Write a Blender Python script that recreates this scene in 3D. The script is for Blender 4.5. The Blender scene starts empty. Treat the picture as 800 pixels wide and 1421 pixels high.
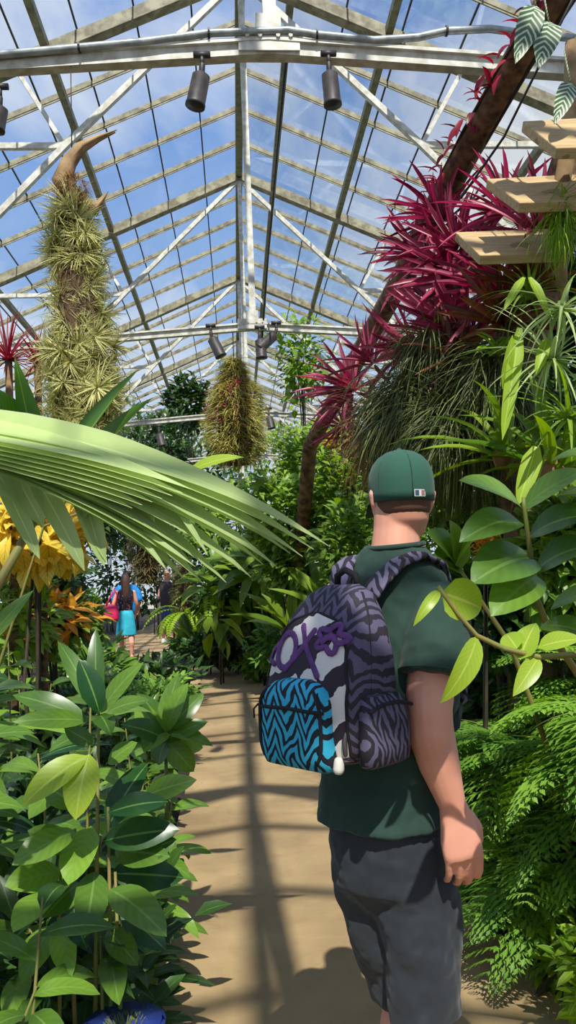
import bpy, math, random
import numpy as np
from mathutils import Vector, Matrix
random.seed(7); rng = np.random.default_rng(7)
PI = math.pi
SC = bpy.context.scene
COL = SC.collection

# ------------------------------------------------------------------ camera
CAMH = 1.52
YAW, PITCH, ROLL, FPX = 0.066, 0.0789, -0.0381, 1115.6
_f = np.array([math.sin(YAW)*math.cos(PITCH), math.cos(YAW)*math.cos(PITCH), math.sin(PITCH)])
_r = np.cross(_f, [0, 0, 1]); _r /= np.linalg.norm(_r); _u = np.cross(_r, _f)
CR = _r*math.cos(ROLL)+_u*math.sin(ROLL); CU = -_r*math.sin(ROLL)+_u*math.cos(ROLL)
def at(px, py, Y):
    """world point seen at a photo pixel, at distance Y down the greenhouse"""
    d = _f + CR*(px-400)/FPX - CU*(py-710.5)/FPX
    k = Y/d[1]
    return np.array([d[0]*k, Y, CAMH+d[2]*k])
cam_d = bpy.data.cameras.new('camera'); cam = bpy.data.objects.new('camera', cam_d); COL.objects.link(cam)
cam_d.sensor_fit = 'VERTICAL'; cam_d.sensor_height = 36; cam_d.lens = 36*FPX/1421
cam_d.clip_start = 0.05; cam_d.clip_end = 500
cam.matrix_world = Matrix(((CR[0], CU[0], -_f[0], 0), (CR[1], CU[1], -_f[1], 0), (CR[2], CU[2], -_f[2], CAMH), (0, 0, 0, 1)))
SC.camera = cam

# ------------------------------------------------------------------ tags
def tag(o, label=None, cat=None, group=None, kind=None):
    if label: o['label'] = label
    if cat: o['category'] = cat
    if group: o['group'] = group
    if kind: o['kind'] = kind
    return o
def empty(name, loc, rz=0):
    o = bpy.data.objects.new(name, None); COL.objects.link(o)
    o.location = tuple(float(v) for v in loc); o.rotation_euler = (0, 0, rz); o.empty_display_size = .1
    return o
def copy_tree(o, parent=None):
    c = o.copy(); COL.objects.link(c)
    if parent: c.parent = parent
    for ch in list(o.children): copy_tree(ch, c)
    return c

# ------------------------------------------------------------------ colour helper, materials
def lin(r, g, b):
    f = lambda c: (c/255/12.92) if c/255 <= .04045 else ((c/255+.055)/1.055)**2.4
    return (f(r), f(g), f(b), 1)
class NT:
    def __init__(s, name):
        s.m = bpy.data.materials.new(name); s.m.use_nodes = True
        s.t = s.m.node_tree; s.n = s.t.nodes; s.l = s.t.links
        s.p = s.n['Principled BSDF']; s.out = s.n['Material Output']
    def node(s, k, **kw):
        n = s.n.new(k)
        for a, v in kw.items(): setattr(n, a, v)
        return n
    def put(s, sock, v):
        if hasattr(v, 'is_linked'): s.l.new(v, sock)
        elif v is not None: sock.default_value = v
    def math(s, op, a, b=None, c=None):
        n = s.node('ShaderNodeMath', operation=op)
        s.put(n.inputs[0], a)
        if b is not None: s.put(n.inputs[1], b)
        if c is not None: s.put(n.inputs[2], c)
        return n.outputs[0]
    def mix(s, f, a, b):
        n = s.node('ShaderNodeMix', data_type='RGBA')
        s.put(n.inputs[0], f); s.put(n.inputs[6], a); s.put(n.inputs[7], b)
        return n.outputs[2]
    def coord(s, which='Object'):
        return s.node('ShaderNodeTexCoord').outputs[which]
    def noise(s, scale, detail=3, rough=.5, vec=None, dist=0):
        n = s.node('ShaderNodeTexNoise'); n.inputs['Scale'].default_value = scale
        n.inputs['Detail'].default_value = detail; n.inputs['Roughness'].default_value = rough
        n.inputs['Distortion'].default_value = dist
        s.l.new(vec if vec is not None else s.coord(), n.inputs['Vector'])
        return n.outputs[0]
    def ramp(s, f, stops, interp='LINEAR'):
        n = s.node('ShaderNodeValToRGB'); s.put(n.inputs[0], f); r = n.color_ramp; r.interpolation = interp
        while len(r.elements) < len(stops): r.elements.new(.5)
        for e, (p, c) in zip(r.elements, stops): e.position = p; e.color = c
        return n.outputs[0]
    def bump(s, h, strength=.3, dist=.01):
        n = s.node('ShaderNodeBump'); n.inputs['Strength'].default_value = strength; n.inputs['Distance'].default_value = dist
        s.l.new(h, n.inputs['Height']); s.l.new(n.outputs[0], s.p.inputs['Normal'])
    def sep(s, v):
        n = s.node('ShaderNodeSeparateXYZ'); s.l.new(v, n.inputs[0]); return n.outputs
def plain(name, c, rough=.6, metal=0, c2=None, nscale=20, bump=0, detail=4):
    t = NT(name); t.p.inputs['Roughness'].default_value = rough; t.p.inputs['Metallic'].default_value = metal
    if c2 is None: c2 = tuple(v*.7 for v in c[:3])+(1,)
    f = t.noise(nscale, detail)
    f2 = t.ramp(f, [(.35, (0, 0, 0, 1)), (.65, (1, 1, 1, 1))])
    t.put(t.p.inputs['Base Color'], t.mix(f2, c, c2))
    if bump: t.bump(f, bump, .01)
    return t.m
def leafmat(name, dark, light, rib=None, trans=.32, rough=.42, veins=.25, vn=16, spec=.4):
    t = NT(name)
    a = t.node('ShaderNodeAttribute', attribute_name='tone').outputs['Fac']
    nz = t.noise(9, 2)
    base = t.mix(t.math('ADD', a, t.math('MULTIPLY', t.math('SUBTRACT', nz, .5), .35)), dark, light)
    x = t.sep(t.node('ShaderNodeUVMap').outputs[0])
    m = t.math('ABSOLUTE', t.math('SUBTRACT', x[0], .5))
    ribf = t.math('LESS_THAN', m, .035)
    s = t.math('SINE', t.math('MULTIPLY', t.math('SUBTRACT', x[1], t.math('MULTIPLY', m, .5)), vn*2*PI))
    vf = t.math('MULTIPLY', t.math('ADD', t.math('MULTIPLY', s, .5), .5), veins)
    c = t.mix(vf, base, tuple(v*.55 for v in dark[:3])+(1,))
    c = t.mix(t.math('MULTIPLY', ribf, .6), c, rib or tuple(min(1, v*1.5) for v in light[:3])+(1,))
    t.put(t.p.inputs['Base Color'], c)
    t.p.inputs['Roughness'].default_value = rough; t.p.inputs['Specular IOR Level'].default_value = spec
    tr = t.node('ShaderNodeBsdfTranslucent'); hs = t.node('ShaderNodeHueSaturation')
    hs.inputs['Saturation'].default_value = 1.15; hs.inputs['Value'].default_value = 1.5
    t.l.new(c, hs.inputs['Color']); t.l.new(hs.outputs[0], tr.inputs[0])
    mx = t.node('ShaderNodeMixShader'); mx.inputs[0].default_value = trans
    t.l.new(t.p.outputs[0], mx.inputs[1]); t.l.new(tr.outputs[0], mx.inputs[2]); t.l.new(mx.outputs[0], t.out.inputs[0])
    return t.m

# ------------------------------------------------------------------ mesh buffer (quads only)
class MB:
    def __init__(s): s.V = []; s.F = []; s.U = []; s.T = []; s.n = 0
    def add(s, V, F, U=None, T=None):
        V = np.asarray(V, float).reshape(-1, 3); F = np.asarray(F, int).reshape(-1, 4)
        s.V.append(V); s.F.append(F+s.n)
        s.U.append(np.zeros((len(V), 2)) if U is None else np.asarray(U, float).reshape(-1, 2))
        s.T.append(np.full(len(V), .5) if T is None else np.broadcast_to(np.asarray(T, float), (len(V),)))
        s.n += len(V)
    def box(s, c, d, rot=None, taper=None):
        c = np.asarray(c, float); h = np.asarray(d, float)/2
        P = np.array([[x, y, z] for x in (-1, 1) for y in (-1, 1) for z in (-1, 1)], float)*h
        if rot is not None: P = P@np.asarray(rot).T
        s.add(P+c, [[0, 1, 3, 2], [4, 6, 7, 5], [0, 4, 5, 1], [2, 3, 7, 6], [0, 2, 6, 4], [1, 5, 7, 3]])
    def bar(s, a, b, w, h, up=(0, 0, 1)):
        a = np.asarray(a, float); b = np.asarray(b, float); d = b-a; L = np.linalg.norm(d); d /= L
        x = np.cross(d, up); x /= np.linalg.norm(x); z = np.cross(x, d)
        s.box((a+b)/2, (w, L, h), np.stack([x, d, z], 1))
    def loft(s, rings, n=16, close=True, ex=2.0):
        """rings: (center, ax vector, ay vector[, exponent])"""
        th = np.arange(n)/n*2*PI; V = []; U = []
        for i, r in enumerate(rings):
            e = r[3] if len(r) > 3 else ex
            c, sn = np.cos(th), np.sin(th)
            cx = np.sign(c)*np.abs(c)**(2/e); sy = np.sign(sn)*np.abs(sn)**(2/e)
            V.append(np.asarray(r[0], float)+cx[:, None]*np.asarray(r[1], float)+sy[:, None]*np.asarray(r[2], float))
            U.append(np.stack([th/(2*PI), np.full(n, i/max(1, len(rings)-1))], 1))
        if close:
            V.insert(0, V[0].mean(0)+(V[0]-V[0].mean(0))*.02); V.append(V[-1].mean(0)+(V[-1]-V[-1].mean(0))*.02)
            U.insert(0, U[0]); U.append(U[-1])
        m = len(V); F = []
        for i in range(m-1):
            for j in range(n):
                k = (j+1) % n; F.append([i*n+j, i*n+k, (i+1)*n+k, (i+1)*n+j])
        if close:
            F += [[j, (n-j) % n, (n-j-1) % n, j+1] for j in range(1, n//2)][:0]
        s.add(np.concatenate(V), F, np.concatenate(U))
    def tube(s, pts, rad, n=8, round_=False, flat=None):
        """tube along points; rad scalar or list; flat = (vector, factor) squashes along the vector"""
        P = [np.asarray(p, float) for p in pts]
        R = [rad]*len(P) if np.isscalar(rad) else list(rad)
        if round_:
            d0 = P[0]-P[1]; d0 /= np.linalg.norm(d0); d1 = P[-1]-P[-2]; d1 /= np.linalg.norm(d1)
            P = [P[0]+d0*R[0]*.85, P[0]+d0*R[0]*.5]+P+[P[-1]+d1*R[-1]*.5, P[-1]+d1*R[-1]*.85]
            R = [R[0]*.5, R[0]*.86]+R+[R[-1]*.86, R[-1]*.5]
        rings = []; x = None
        for i, p in enumerate(P):
            d = P[min(i+1, len(P)-1)]-P[max(i-1, 0)]; d /= (np.linalg.norm(d)+1e-12)
            if x is None:
                a = np.array([0, 0, 1.]) if abs(d[2]) < .9 else np.array([0, 1., 0]); x = np.cross(a, d)
            x = x-d*(x@d); x /= np.linalg.norm(x); y = np.cross(d, x)
            rings.append((p, x*R[i], y*R[i]))
        s.loft(rings, n)
    def build(s, name, mat, parent=None, smooth=True, origin=None):
        V = np.concatenate(s.V); F = np.concatenate(s.F); U = np.concatenate(s.U); T = np.concatenate(s.T)
        if origin is not None: V = V-np.asarray(origin, float)
        me = bpy.data.meshes.new(name)
        me.vertices.add(len(V)); me.vertices.foreach_set('co', V.ravel())
        me.loops.add(F.size); me.loops.foreach_set('vertex_index', F.ravel())
        me.polygons.add(len(F)); me.polygons.foreach_set('loop_start', np.arange(len(F))*4)
        me.polygons.foreach_set('use_smooth', np.full(len(F), smooth))
        me.update(calc_edges=True)
        uv = me.uv_layers.new(name='UVMap'); uv.data.foreach_set('uv', U[F.ravel()].ravel())
        at_ = me.attributes.new('tone', 'FLOAT', 'POINT'); at_.data.foreach_set('value', T)
        me.validate()
        if mat: me.materials.append(mat)
        o = bpy.data.objects.new(name, me); COL.objects.link(o)
        if origin is not None and parent is None: o.location = tuple(float(v) for v in origin)
        if parent: o.parent = parent
        return o
def nrm(a): return a/(np.linalg.norm(a, axis=-1, keepdims=True)+1e-12)
def prof(shape, t):
    if shape == 'lance': return max(.05, math.sin(PI*t**.75)**.85) if t < 1 else .01
    if shape == 'palm': return max(.02, min(1, .5+t*2)*(1 if t < .45 else ((1-t)/.55)**.9))
    if shape == 'ellip': return max(.05, math.sin(PI*t**.92)**.72) if t < 1 else .01
    if shape == 'ovate': return max(.05, math.sin(PI*t**.62)**.7) if t < 1 else .01
    if shape == 'strap': return max(.02, min(1, .35+t*2.5)*(1-t**4)**.8)
    if shape == 'blade': return max(.02, (1-t)**.8)
    if shape == 'spoon': return max(.06, (math.sin(PI*min(1, t**1.5)))**.6) if t < 1 else .02
    return 1
def leaves(mb, B, D, L, W, droop=.5, shape='lance', seg=5, fold=.12, tone=.5, up=None, roll=0, wave=0, bend=None):
    B = np.atleast_2d(np.asarray(B, float)); N = len(B)
    D = nrm(np.broadcast_to(np.asarray(D, float), (N, 3)).copy())
    f = lambda v: np.broadcast_to(np.asarray(v, float), (N,)).copy()
    L, W, droop, tone, roll = map(f, (L, W, droop, tone, roll))
    U = np.broadcast_to(np.asarray((0, -.45, .9) if up is None else up, float), (N, 3))
    sd = np.cross(D, U); bad = np.linalg.norm(sd, axis=1) < .15
    if bad.any(): sd[bad] = np.cross(D[bad], rng.normal(size=(bad.sum(), 3)))
    sd = nrm(sd); nn = np.cross(sd, D)
    c, s_ = np.cos(roll)[:, None], np.sin(roll)[:, None]
    sd, nn = sd*c+nn*s_, nn*c-sd*s_
    P = B.copy(); V = np.zeros((seg+1, 3, N, 3)); ph = rng.random(N)*6.28
    for i in range(seg+1):
        t = i/seg; w = (W*.5*prof(shape, t))[:, None]
        lift = nn*w*fold*2
        wv = nn*w*(wave*np.sin(ph+t*9))[:, None] if wave else 0
        V[i, 0] = P-sd*w+lift+wv; V[i, 1] = P; V[i, 2] = P+sd*w+lift-wv
        a = (droop/seg)[:, None]
        D = nrm(D*np.cos(a)-nn*np.sin(a)); nn = np.cross(sd, D)
        P = P+D*(L/seg)[:, None]
    V = V.transpose(2, 0, 1, 3).reshape(-1, 3)
    k = (seg+1)*3; F = []
    for i in range(seg):
        for j in range(2): F.append([i*3+j, i*3+j+1, (i+1)*3+j+1, (i+1)*3+j])
    F = (np.arange(N)[:, None, None]*k+np.array(F)[None]).reshape(-1, 4)
    uv = np.array([[j*.5, i/seg] for i in range(seg+1) for j in range(3)])
    mb.add(V, F, np.tile(uv, (N, 1)), np.repeat(tone, k))
def leaf_px(mb, a, b, w, droop=.6, tone=.6, shape='lance', seg=8, fold=.12, roll=0, wave=0, up=(0, -.75, .66)):
    A = at(*a); B = at(*b); d = B-A; L = np.linalg.norm(d); d /= L
    sd = np.cross(d, up); sd /= np.linalg.norm(sd); n = np.cross(sd, d)
    d0 = d*math.cos(droop/2)+n*math.sin(droop/2)
    leaves(mb, [A], [d0], L*(1+droop**2/24), w, droop, shape, seg, fold, tone, roll=roll, wave=wave, up=up)
def curve_pts(base, d, L, droop, n):
    base = np.asarray(base, float); d = np.asarray(d, float)/np.linalg.norm(d)
    sd = np.cross(d, (0, 0, 1.))
    if np.linalg.norm(sd) < .05: sd = np.cross(d, (1, .3, 0))
    sd /= np.linalg.norm(sd); P = [base]; D = [d]; S = sd; p = base
    for i in range(n):
        nn = np.cross(S, d); a = droop/n; d = d*math.cos(a)-nn*math.sin(a); p = p+d*L/n; P.append(p); D.append(d)
    return np.array(P), np.array(D), S
def frond(mb, base, d, L, droop=1.2, n=16, pl=.1, pw=.02, tone=.5, bi=False, pdroop=.5, start=.1, fwd=.5, stem=None, vee=.15):
    P, D, S = curve_pts(base, d, L, droop, n)
    leaves(stem or mb, [base], [d], L, L*.014, droop, 'blade', 8, .3, .25)
    i = np.arange(max(1, int(n*start)), n); t = i/n
    ln = pl*np.sin(PI*np.clip(t*.9+.12, 0, 1))**.7
    for sg in (-1, 1):
        dd = nrm(S*sg+D[i]*fwd+np.cross(S, D[i])*vee)
        if not bi:
            leaves(mb, P[i], dd, ln, pw, pdroop, 'lance', 3, .1, np.clip(tone+rng.normal(0, .1, len(i)), 0, 1), up=np.cross(S, D[i]))
        else:
            for q in range(len(i)):
                Pq, Dq, Sq = curve_pts(P[i[q]], dd[q], ln[q], pdroop, 6)
                m = np.arange(0, 6); l2 = ln[q]*.34*np.sin(PI*(m/6*.75+.2))
                for s2 in (-1, 1):
                    leaves(mb, Pq[m], nrm(Sq*s2+Dq[m]*1.1+rng.normal(0, .12, (6, 3))), l2, ln[q]*.10, .3, 'lance', 2, .1, np.clip(tone+rng.normal(0, .15), 0, 1), up=np.cross(Sq, Dq[m]))
                leaves(mb, [Pq[0]], [Dq[0]], ln[q], ln[q]*.07, pdroop, 'blade', 3, .1, tone)
def sphere_dirs(n, zmin=-.3):
    d = nrm(rng.normal(size=(n*3, 3))); return d[d[:, 2] > zmin][:n]

# ------------------------------------------------------------------ materials
M = {}
M['white'] = plain('painted_steel', lin(226, 224, 214), .45, 0, lin(188, 182, 164), 14, .1)
M['olive'] = plain('weathered_rafter_paint', lin(164, 158, 130), .6, 0, lin(112, 104, 80), 9, .15)
M['purlin'] = plain('weathered_purlin_paint', lin(150, 150, 118), .6, 0, lin(118, 116, 86), 12, .1)
M['black'] = plain('black_metal', lin(38, 38, 40), .45, 0, lin(60, 58, 56), 30)
M['lamp'] = plain('lamp_metal', lin(72, 66, 64), .5, .2, lin(50, 46, 46), 20)
M['pipe'] = plain('galvanised_pipe', lin(178, 184, 184), .4, .3, lin(140, 146, 146), 20)
M['soil'] = plain('bed_soil', lin(58, 44, 32), .95, 0, lin(34, 27, 20), 8, .8)
M['bark'] = plain('rough_bark', lin(140, 108, 74), .9, 0, lin(72, 54, 38), 16, .8)
M['wood'] = plain('driftwood', lin(176, 146, 104), .8, 0, lin(110, 82, 54), 9, .5)
M['moss'] = plain('dry_moss', lin(98, 74, 52), .95, 0, lin(58, 42, 30), 40, .8)
M['stem'] = plain('plant_stem', lin(110, 122, 52), .6, 0, lin(136, 116, 60), 12)
M['darkstem'] = plain('woody_stem', lin(70, 58, 40), .8, 0, lin(46, 40, 28), 12, .3)
M['ginger'] = leafmat('ginger_leaf', lin(34, 76, 34), lin(140, 180, 60), lin(130, 165, 84), .28, .3, .14, 7, .5)
M['lime'] = leafmat('lime_leaf', lin(120, 158, 40), lin(188, 208, 70), lin(205, 215, 110), .35, .35, .12, 10)
M['mid'] = leafmat('shrub_leaf', lin(48, 92, 30), lin(156, 186, 66), None, .35, .4, .1, 6)
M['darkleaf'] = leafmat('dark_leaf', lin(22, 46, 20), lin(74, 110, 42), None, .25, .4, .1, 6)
M['fern'] = leafmat('fern_leaf', lin(50, 100, 32), lin(142, 182, 60), None, .3, .5, 0, 6)
M['brightfern'] = leafmat('bright_fern_leaf', lin(84, 130, 30), lin(176, 204, 60), None, .4, .45, 0, 6)
M['nest'] = leafmat('nest_fern_leaf', lin(68, 108, 32), lin(150, 176, 60), lin(120, 110, 50), .35, .35, .1, 14)
M['air'] = leafmat('air_plant_leaf', lin(142, 142, 74), lin(232, 226, 160), None, .25, .6, 0, 6)
M['red'] = leafmat('red_bromeliad_leaf', lin(104, 24, 50), lin(192, 84, 112), lin(206, 120, 134), .3, .35, 0, 6)
M['redvine'] = leafmat('red_vine_leaf', lin(88, 16, 30), lin(168, 44, 60), None, .3, .4, .1, 8)
M['grass'] = leafmat('grassy_epiphyte_leaf', lin(40, 52, 26), lin(128, 138, 70), None, .25, .55, 0, 6)
M['silver'] = leafmat('silver_green_leaf', lin(110, 138, 70), lin(190, 204, 140), None, .3, .5, 0, 6)
M['yellow'] = leafmat('yellow_leaf', lin(222, 186, 40), lin(255, 232, 100), lin(150, 120, 40), .25, .4, .3, 7)
M['orange'] = leafmat('orange_bract', lin(176, 100, 30), lin(238, 176, 56), None, .35, .45, 0, 6)
M['brownleaf'] = leafmat('dry_brown_leaf', lin(84, 56, 34), lin(170, 128, 78), None, .2, .7, 0, 6)
M['palm'] = leafmat('palm_leaflet', lin(112, 144, 66), lin(204, 220, 150), lin(214, 226, 170), .35, .32, 0, 6)  # pale tones include the whitish gloss of the frond's lit top
M['banana'] = leafmat('broad_leaf', lin(52, 104, 34), lin(122, 168, 50), lin(160, 185, 90), .38, .35, .3, 26)
M['varieg'] = leafmat('variegated_leaf', lin(46, 78, 40), lin(84, 118, 62), lin(206, 206, 176), .25, .4, 0, 10)
def varieg():
    t = NT('silver_banded_leaf'); x = t.sep(t.node('ShaderNodeUVMap').outputs[0])
    m = t.math('ABSOLUTE', t.math('SUBTRACT', x[0], .5))
    s = t.math('SINE', t.math('MULTIPLY', t.math('SUBTRACT', x[1], t.math('MULTIPLY', m, .45)), 9*2*PI))
    f = t.math('GREATER_THAN', s, .35)
    t.put(t.p.inputs['Base Color'], t.mix(f, lin(58, 92, 48), lin(196, 204, 176))); t.p.inputs['Roughness'].default_value = .4
    return t.m
M['varieg'] = varieg()
def skin():
    t = NT('skin'); n = t.noise(18, 3); t.put(t.p.inputs['Base Color'], t.mix(n, lin(232, 170, 144), lin(216, 144, 118)))
    t.p.inputs['Roughness'].default_value = .5; t.p.inputs['Subsurface Weight'].default_value = .08
    t.p.inputs['Subsurface Radius'].default_value = (.01, .004, .002); return t.m
M['skin'] = skin()
def cloth(name, c, fold=.25, sc=6, rough=.9):
    t = NT(name); n = t.noise(sc, 2, .4, dist=.6); w = t.noise(260, 1)
    t.put(t.p.inputs['Base Color'], t.mix(w, c, tuple(v*.75 for v in c[:3])+(1,))); t.p.inputs['Roughness'].default_value = rough
    t.p.inputs['Sheen Weight'].default_value = .1; t.bump(n, fold, .03); return t.m
M['shirt'] = cloth('dark_green_jersey', lin(38, 66, 55), .5)
M['cap'] = cloth('green_cap_twill', lin(44, 90, 72), .04, 10)
M['shorts'] = cloth('charcoal_shorts_cloth', lin(42, 49, 56), .6, 7, .75)
M['hair'] = plain('dark_brown_hair', lin(52, 34, 28), .7, 0, lin(84, 54, 42), 60)

# stripes: jagged zebra chevrons
def zebra(name, c1, c2, k=26, per=.05, amp=.05, thr=0.0, front=None, axis=0, tilt=0, nz=.8):
    t = NT(name); co = t.coord(); x = t.sep(co)
    h = x[0] if axis == 0 else (x[1] if axis == 1 else t.math('ADD', x[0], x[1]))
    tri = t.math('PINGPONG', t.math('ADD', h, t.math('ADD', 5, t.math('MULTIPLY', t.noise(9, 3), .07))), per)
    v = t.math('ADD', x[2], t.math('MULTIPLY', tri, amp/per))
    v = t.math('ADD', v, t.math('MULTIPLY', h, tilt))
    v = t.math('ADD', t.math('MULTIPLY', v, k*2*PI), t.math('MULTIPLY', t.noise(26, 3), nz*2*PI*.75))
    s = t.math('GREATER_THAN', t.math('SINE', v), thr)
    c = t.mix(s, c1, c2)
    if front:      # bold white flame panel on the face of the pack (object y below the threshold)
        (wc, bc, ythr) = front
        u = t.math('ADD', t.math('MULTIPLY', x[0], 1.1), t.math('MULTIPLY', x[2], -1.5))
        big = t.math('SINE', t.math('ADD', t.math('MULTIPLY', u, 26), t.math('MULTIPLY', t.noise(9, 4, .6), 7)))
        fc = t.mix(t.math('GREATER_THAN', big, .05), bc, wc)
        c = t.mix(t.math('LESS_THAN', x[1], ythr), c, fc)
    t.put(t.p.inputs['Base Color'], c); t.p.inputs['Roughness'].default_value = .75
    t.bump(t.noise(9, 2), .3, .02); return t.m
M['zebra'] = zebra('grey_purple_zebra_nylon', lin(40, 34, 46), lin(92, 84, 110), 30, .025, .04)
M['zebra_strap'] = zebra('striped_strap_nylon', lin(34, 28, 38), lin(112, 104, 130), 22, .03, .05, axis=2)
M['cyan'] = zebra('blue_zebra_nylon', lin(14, 22, 34), lin(52, 178, 214), 30, .032, .055, -.15, tilt=.2, nz=.4)
M['blackcloth'] = plain('black_webbing', lin(26, 24, 30), .8)
M['purple'] = plain('purple_print', lin(110, 62, 128), .7, 0, lin(84, 44, 104), 40)

# ------------------------------------------------------------------ world and sun
w = bpy.data.worlds.new('sky'); SC.world = w; w.use_nodes = True
wn, wl = w.node_tree.nodes, w.node_tree.links; bg = wn['Background']
tc = wn.new('ShaderNodeTexCoord'); sp = wn.new('ShaderNodeSeparateXYZ'); wl.new(tc.outputs['Generated'], sp.inputs[0])
gr = wn.new('ShaderNodeValToRGB'); wl.new(sp.outputs[2], gr.inputs[0])
gr.color_ramp.elements[0].position = 0; gr.color_ramp.elements[0].color = lin(206, 216, 226)
gr.color_ramp.elements[1].position = .75; gr.color_ramp.elements[1].color = lin(72, 122, 200)
e = gr.color_ramp.elements.new(.25); e.color = lin(136, 172, 218)
nz = wn.new('ShaderNodeTexNoise'); nz.inputs['Scale'].default_value = 2.6; nz.inputs['Detail'].default_value = 8; nz.inputs['Roughness'].default_value = .58; nz.inputs['Distortion'].default_value = .5
mp = wn.new('ShaderNodeMapping'); mp.inputs['Scale'].default_value = (1.4, 1, 1.6); mp.inputs['Location'].default_value = (2.3, .4, 0)
wl.new(tc.outputs['Generated'], mp.inputs[0]); wl.new(mp.outputs[0], nz.inputs['Vector'])
cr = wn.new('ShaderNodeValToRGB'); wl.new(nz.outputs[0], cr.inputs[0]); cr.color_ramp.elements[0].position = .40; cr.color_ramp.elements[1].position = .70
mxw = wn.new('ShaderNodeMix'); mxw.data_type = 'RGBA'
wl.new(cr.outputs[0], mxw.inputs[0]); wl.new(gr.outputs[0], mxw.inputs[6]); mxw.inputs[7].default_value = lin(226, 230, 234)
wl.new(mxw.outputs[2], bg.inputs[0]); bg.inputs[1].default_value = 1.0
sd = bpy.data.lights.new('sun', 'SUN'); sun = bpy.data.objects.new('sun', sd); COL.objects.link(sun)
sd.energy = 5.2; sd.angle = math.radians(.6); sd.color = (1, .95, .86)
SUNEL = math.radians(53)
sdir = Vector((-.02, math.cos(SUNEL), -math.sin(SUNEL)))
sun.rotation_euler = sdir.to_track_quat('-Z', 'Y').to_euler()
SC.view_settings.view_transform = 'Standard'; SC.view_settings.look = 'None'; SC.view_settings.gamma = 1
SC.view_settings.exposure = .16
SC.view_settings.use_curve_mapping = False
SC.cycles.max_bounces = 6; SC.cycles.transparent_max_bounces = 24; SC.cycles.diffuse_bounces = 3
SC.cycles.caustics_reflective = False; SC.cycles.caustics_refractive = False

# ------------------------------------------------------------------ ground and path
def grid_mesh(name, x0, x1, y0, y1, nx, ny, mat, zf):
    mb = MB(); xs = np.linspace(x0, x1, nx+1); ys = np.linspace(y0, y1, ny+1)
    X, Y = np.meshgrid(xs, ys, indexing='ij'); Z = zf(X, Y)
    i, j = np.meshgrid(np.arange(nx), np.arange(ny), indexing='ij'); a = i*(ny+1)+j
    mb.add(np.stack([X, Y, Z], -1).reshape(-1, 3), np.stack([a, a+ny+1, a+ny+2, a+1], -1).reshape(-1, 4))
    return mb.build(name, mat)
o = grid_mesh('floor', -9.2, 9.8, -9, 46, 60, 120, M['soil'], lambda X, Y: -.05+.012*np.sin(X*5)*np.cos(Y*4)); tag(o, kind='structure')
def path_mat():
    t = NT('path_concrete'); co = t.coord()
    a = t.noise(1.1, 5, .6, co); b = t.noise(30, 4, .7, co); c = t.noise(5, 3, .5, co, 1)
    col = t.ramp(a, [(.3, lin(140, 114, 78)), (.7, lin(190, 162, 116))])
    col = t.mix(t.math('MULTIPLY', t.ramp(c, [(.5, (0, 0, 0, 1)), (.75, (1, 1, 1, 1))]), .35), col, lin(120, 96, 66))
    v = t.node('ShaderNodeTexVoronoi'); v.inputs['Scale'].default_value = 9; t.l.new(co, v.inputs['Vector'])
    spot = t.math('LESS_THAN', v.outputs['Distance'], t.math('MULTIPLY', t.math('SUBTRACT', a, .42), .25))
    col = t.mix(t.math('MULTIPLY', spot, .6), col, lin(92, 72, 50))
    col = t.mix(t.math('MULTIPLY', b, .35), col, lin(150, 130, 100))
    t.put(t.p.inputs['Base Color'], col); t.p.inputs['Roughness'].default_value = .8
    t.bump(b, .25, .01); return t.m
Lp = [(-.46, -8.5), (-.45, 0), (-.44, 3), (-.43, 4), (-.42, 8), (-.75, 10), (-1.5, 12), (-2.6, 14), (-3.1, 17), (-3.2, 21), (-3.0, 30)]
Rp = [(1.12, -8.5), (1.1, 0), (1.08, 3), (.97, 4), (.75, 6), (.55, 8), (.5, 12), (.42, 13.7), (-1.1, 14.3), (-1.3, 19), (-1.2, 30)]
mb = MB(); V = []; F = []; NX = 8
def refine(P, k=6):
    out = []
    for a, b in zip(P[:-1], P[1:]):
        for i in range(k): t = i/k; out.append((a[0]+(b[0]-a[0])*t, a[1]+(b[1]-a[1])*t))
    return out+[P[-1]]
La, Ra = refine(Lp), refine(Rp)
for (a, b) in zip(La, Ra):
    for j in range(NX+1):
        t = j/NX; V.append((a[0]+(b[0]-a[0])*t, a[1]+(b[1]-a[1])*t, 0))
    V.append((b[0], b[1], -.12)); V.append((a[0], a[1], -.12))
k = NX+3
for i in range(len(La)-1):
    for j in range(k):
        j2 = (j+1) % k; F.append([i*k+j, i*k+j2, (i+1)*k+j2, (i+1)*k+j])
mb.add(V, F); o = mb.build('path', path_mat(), smooth=False); tag(o, kind='structure')
def edge(P, x):  # path edge x at y
    return np.interp(x, [p[1] for p in P], [p[0] for p in P])

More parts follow.
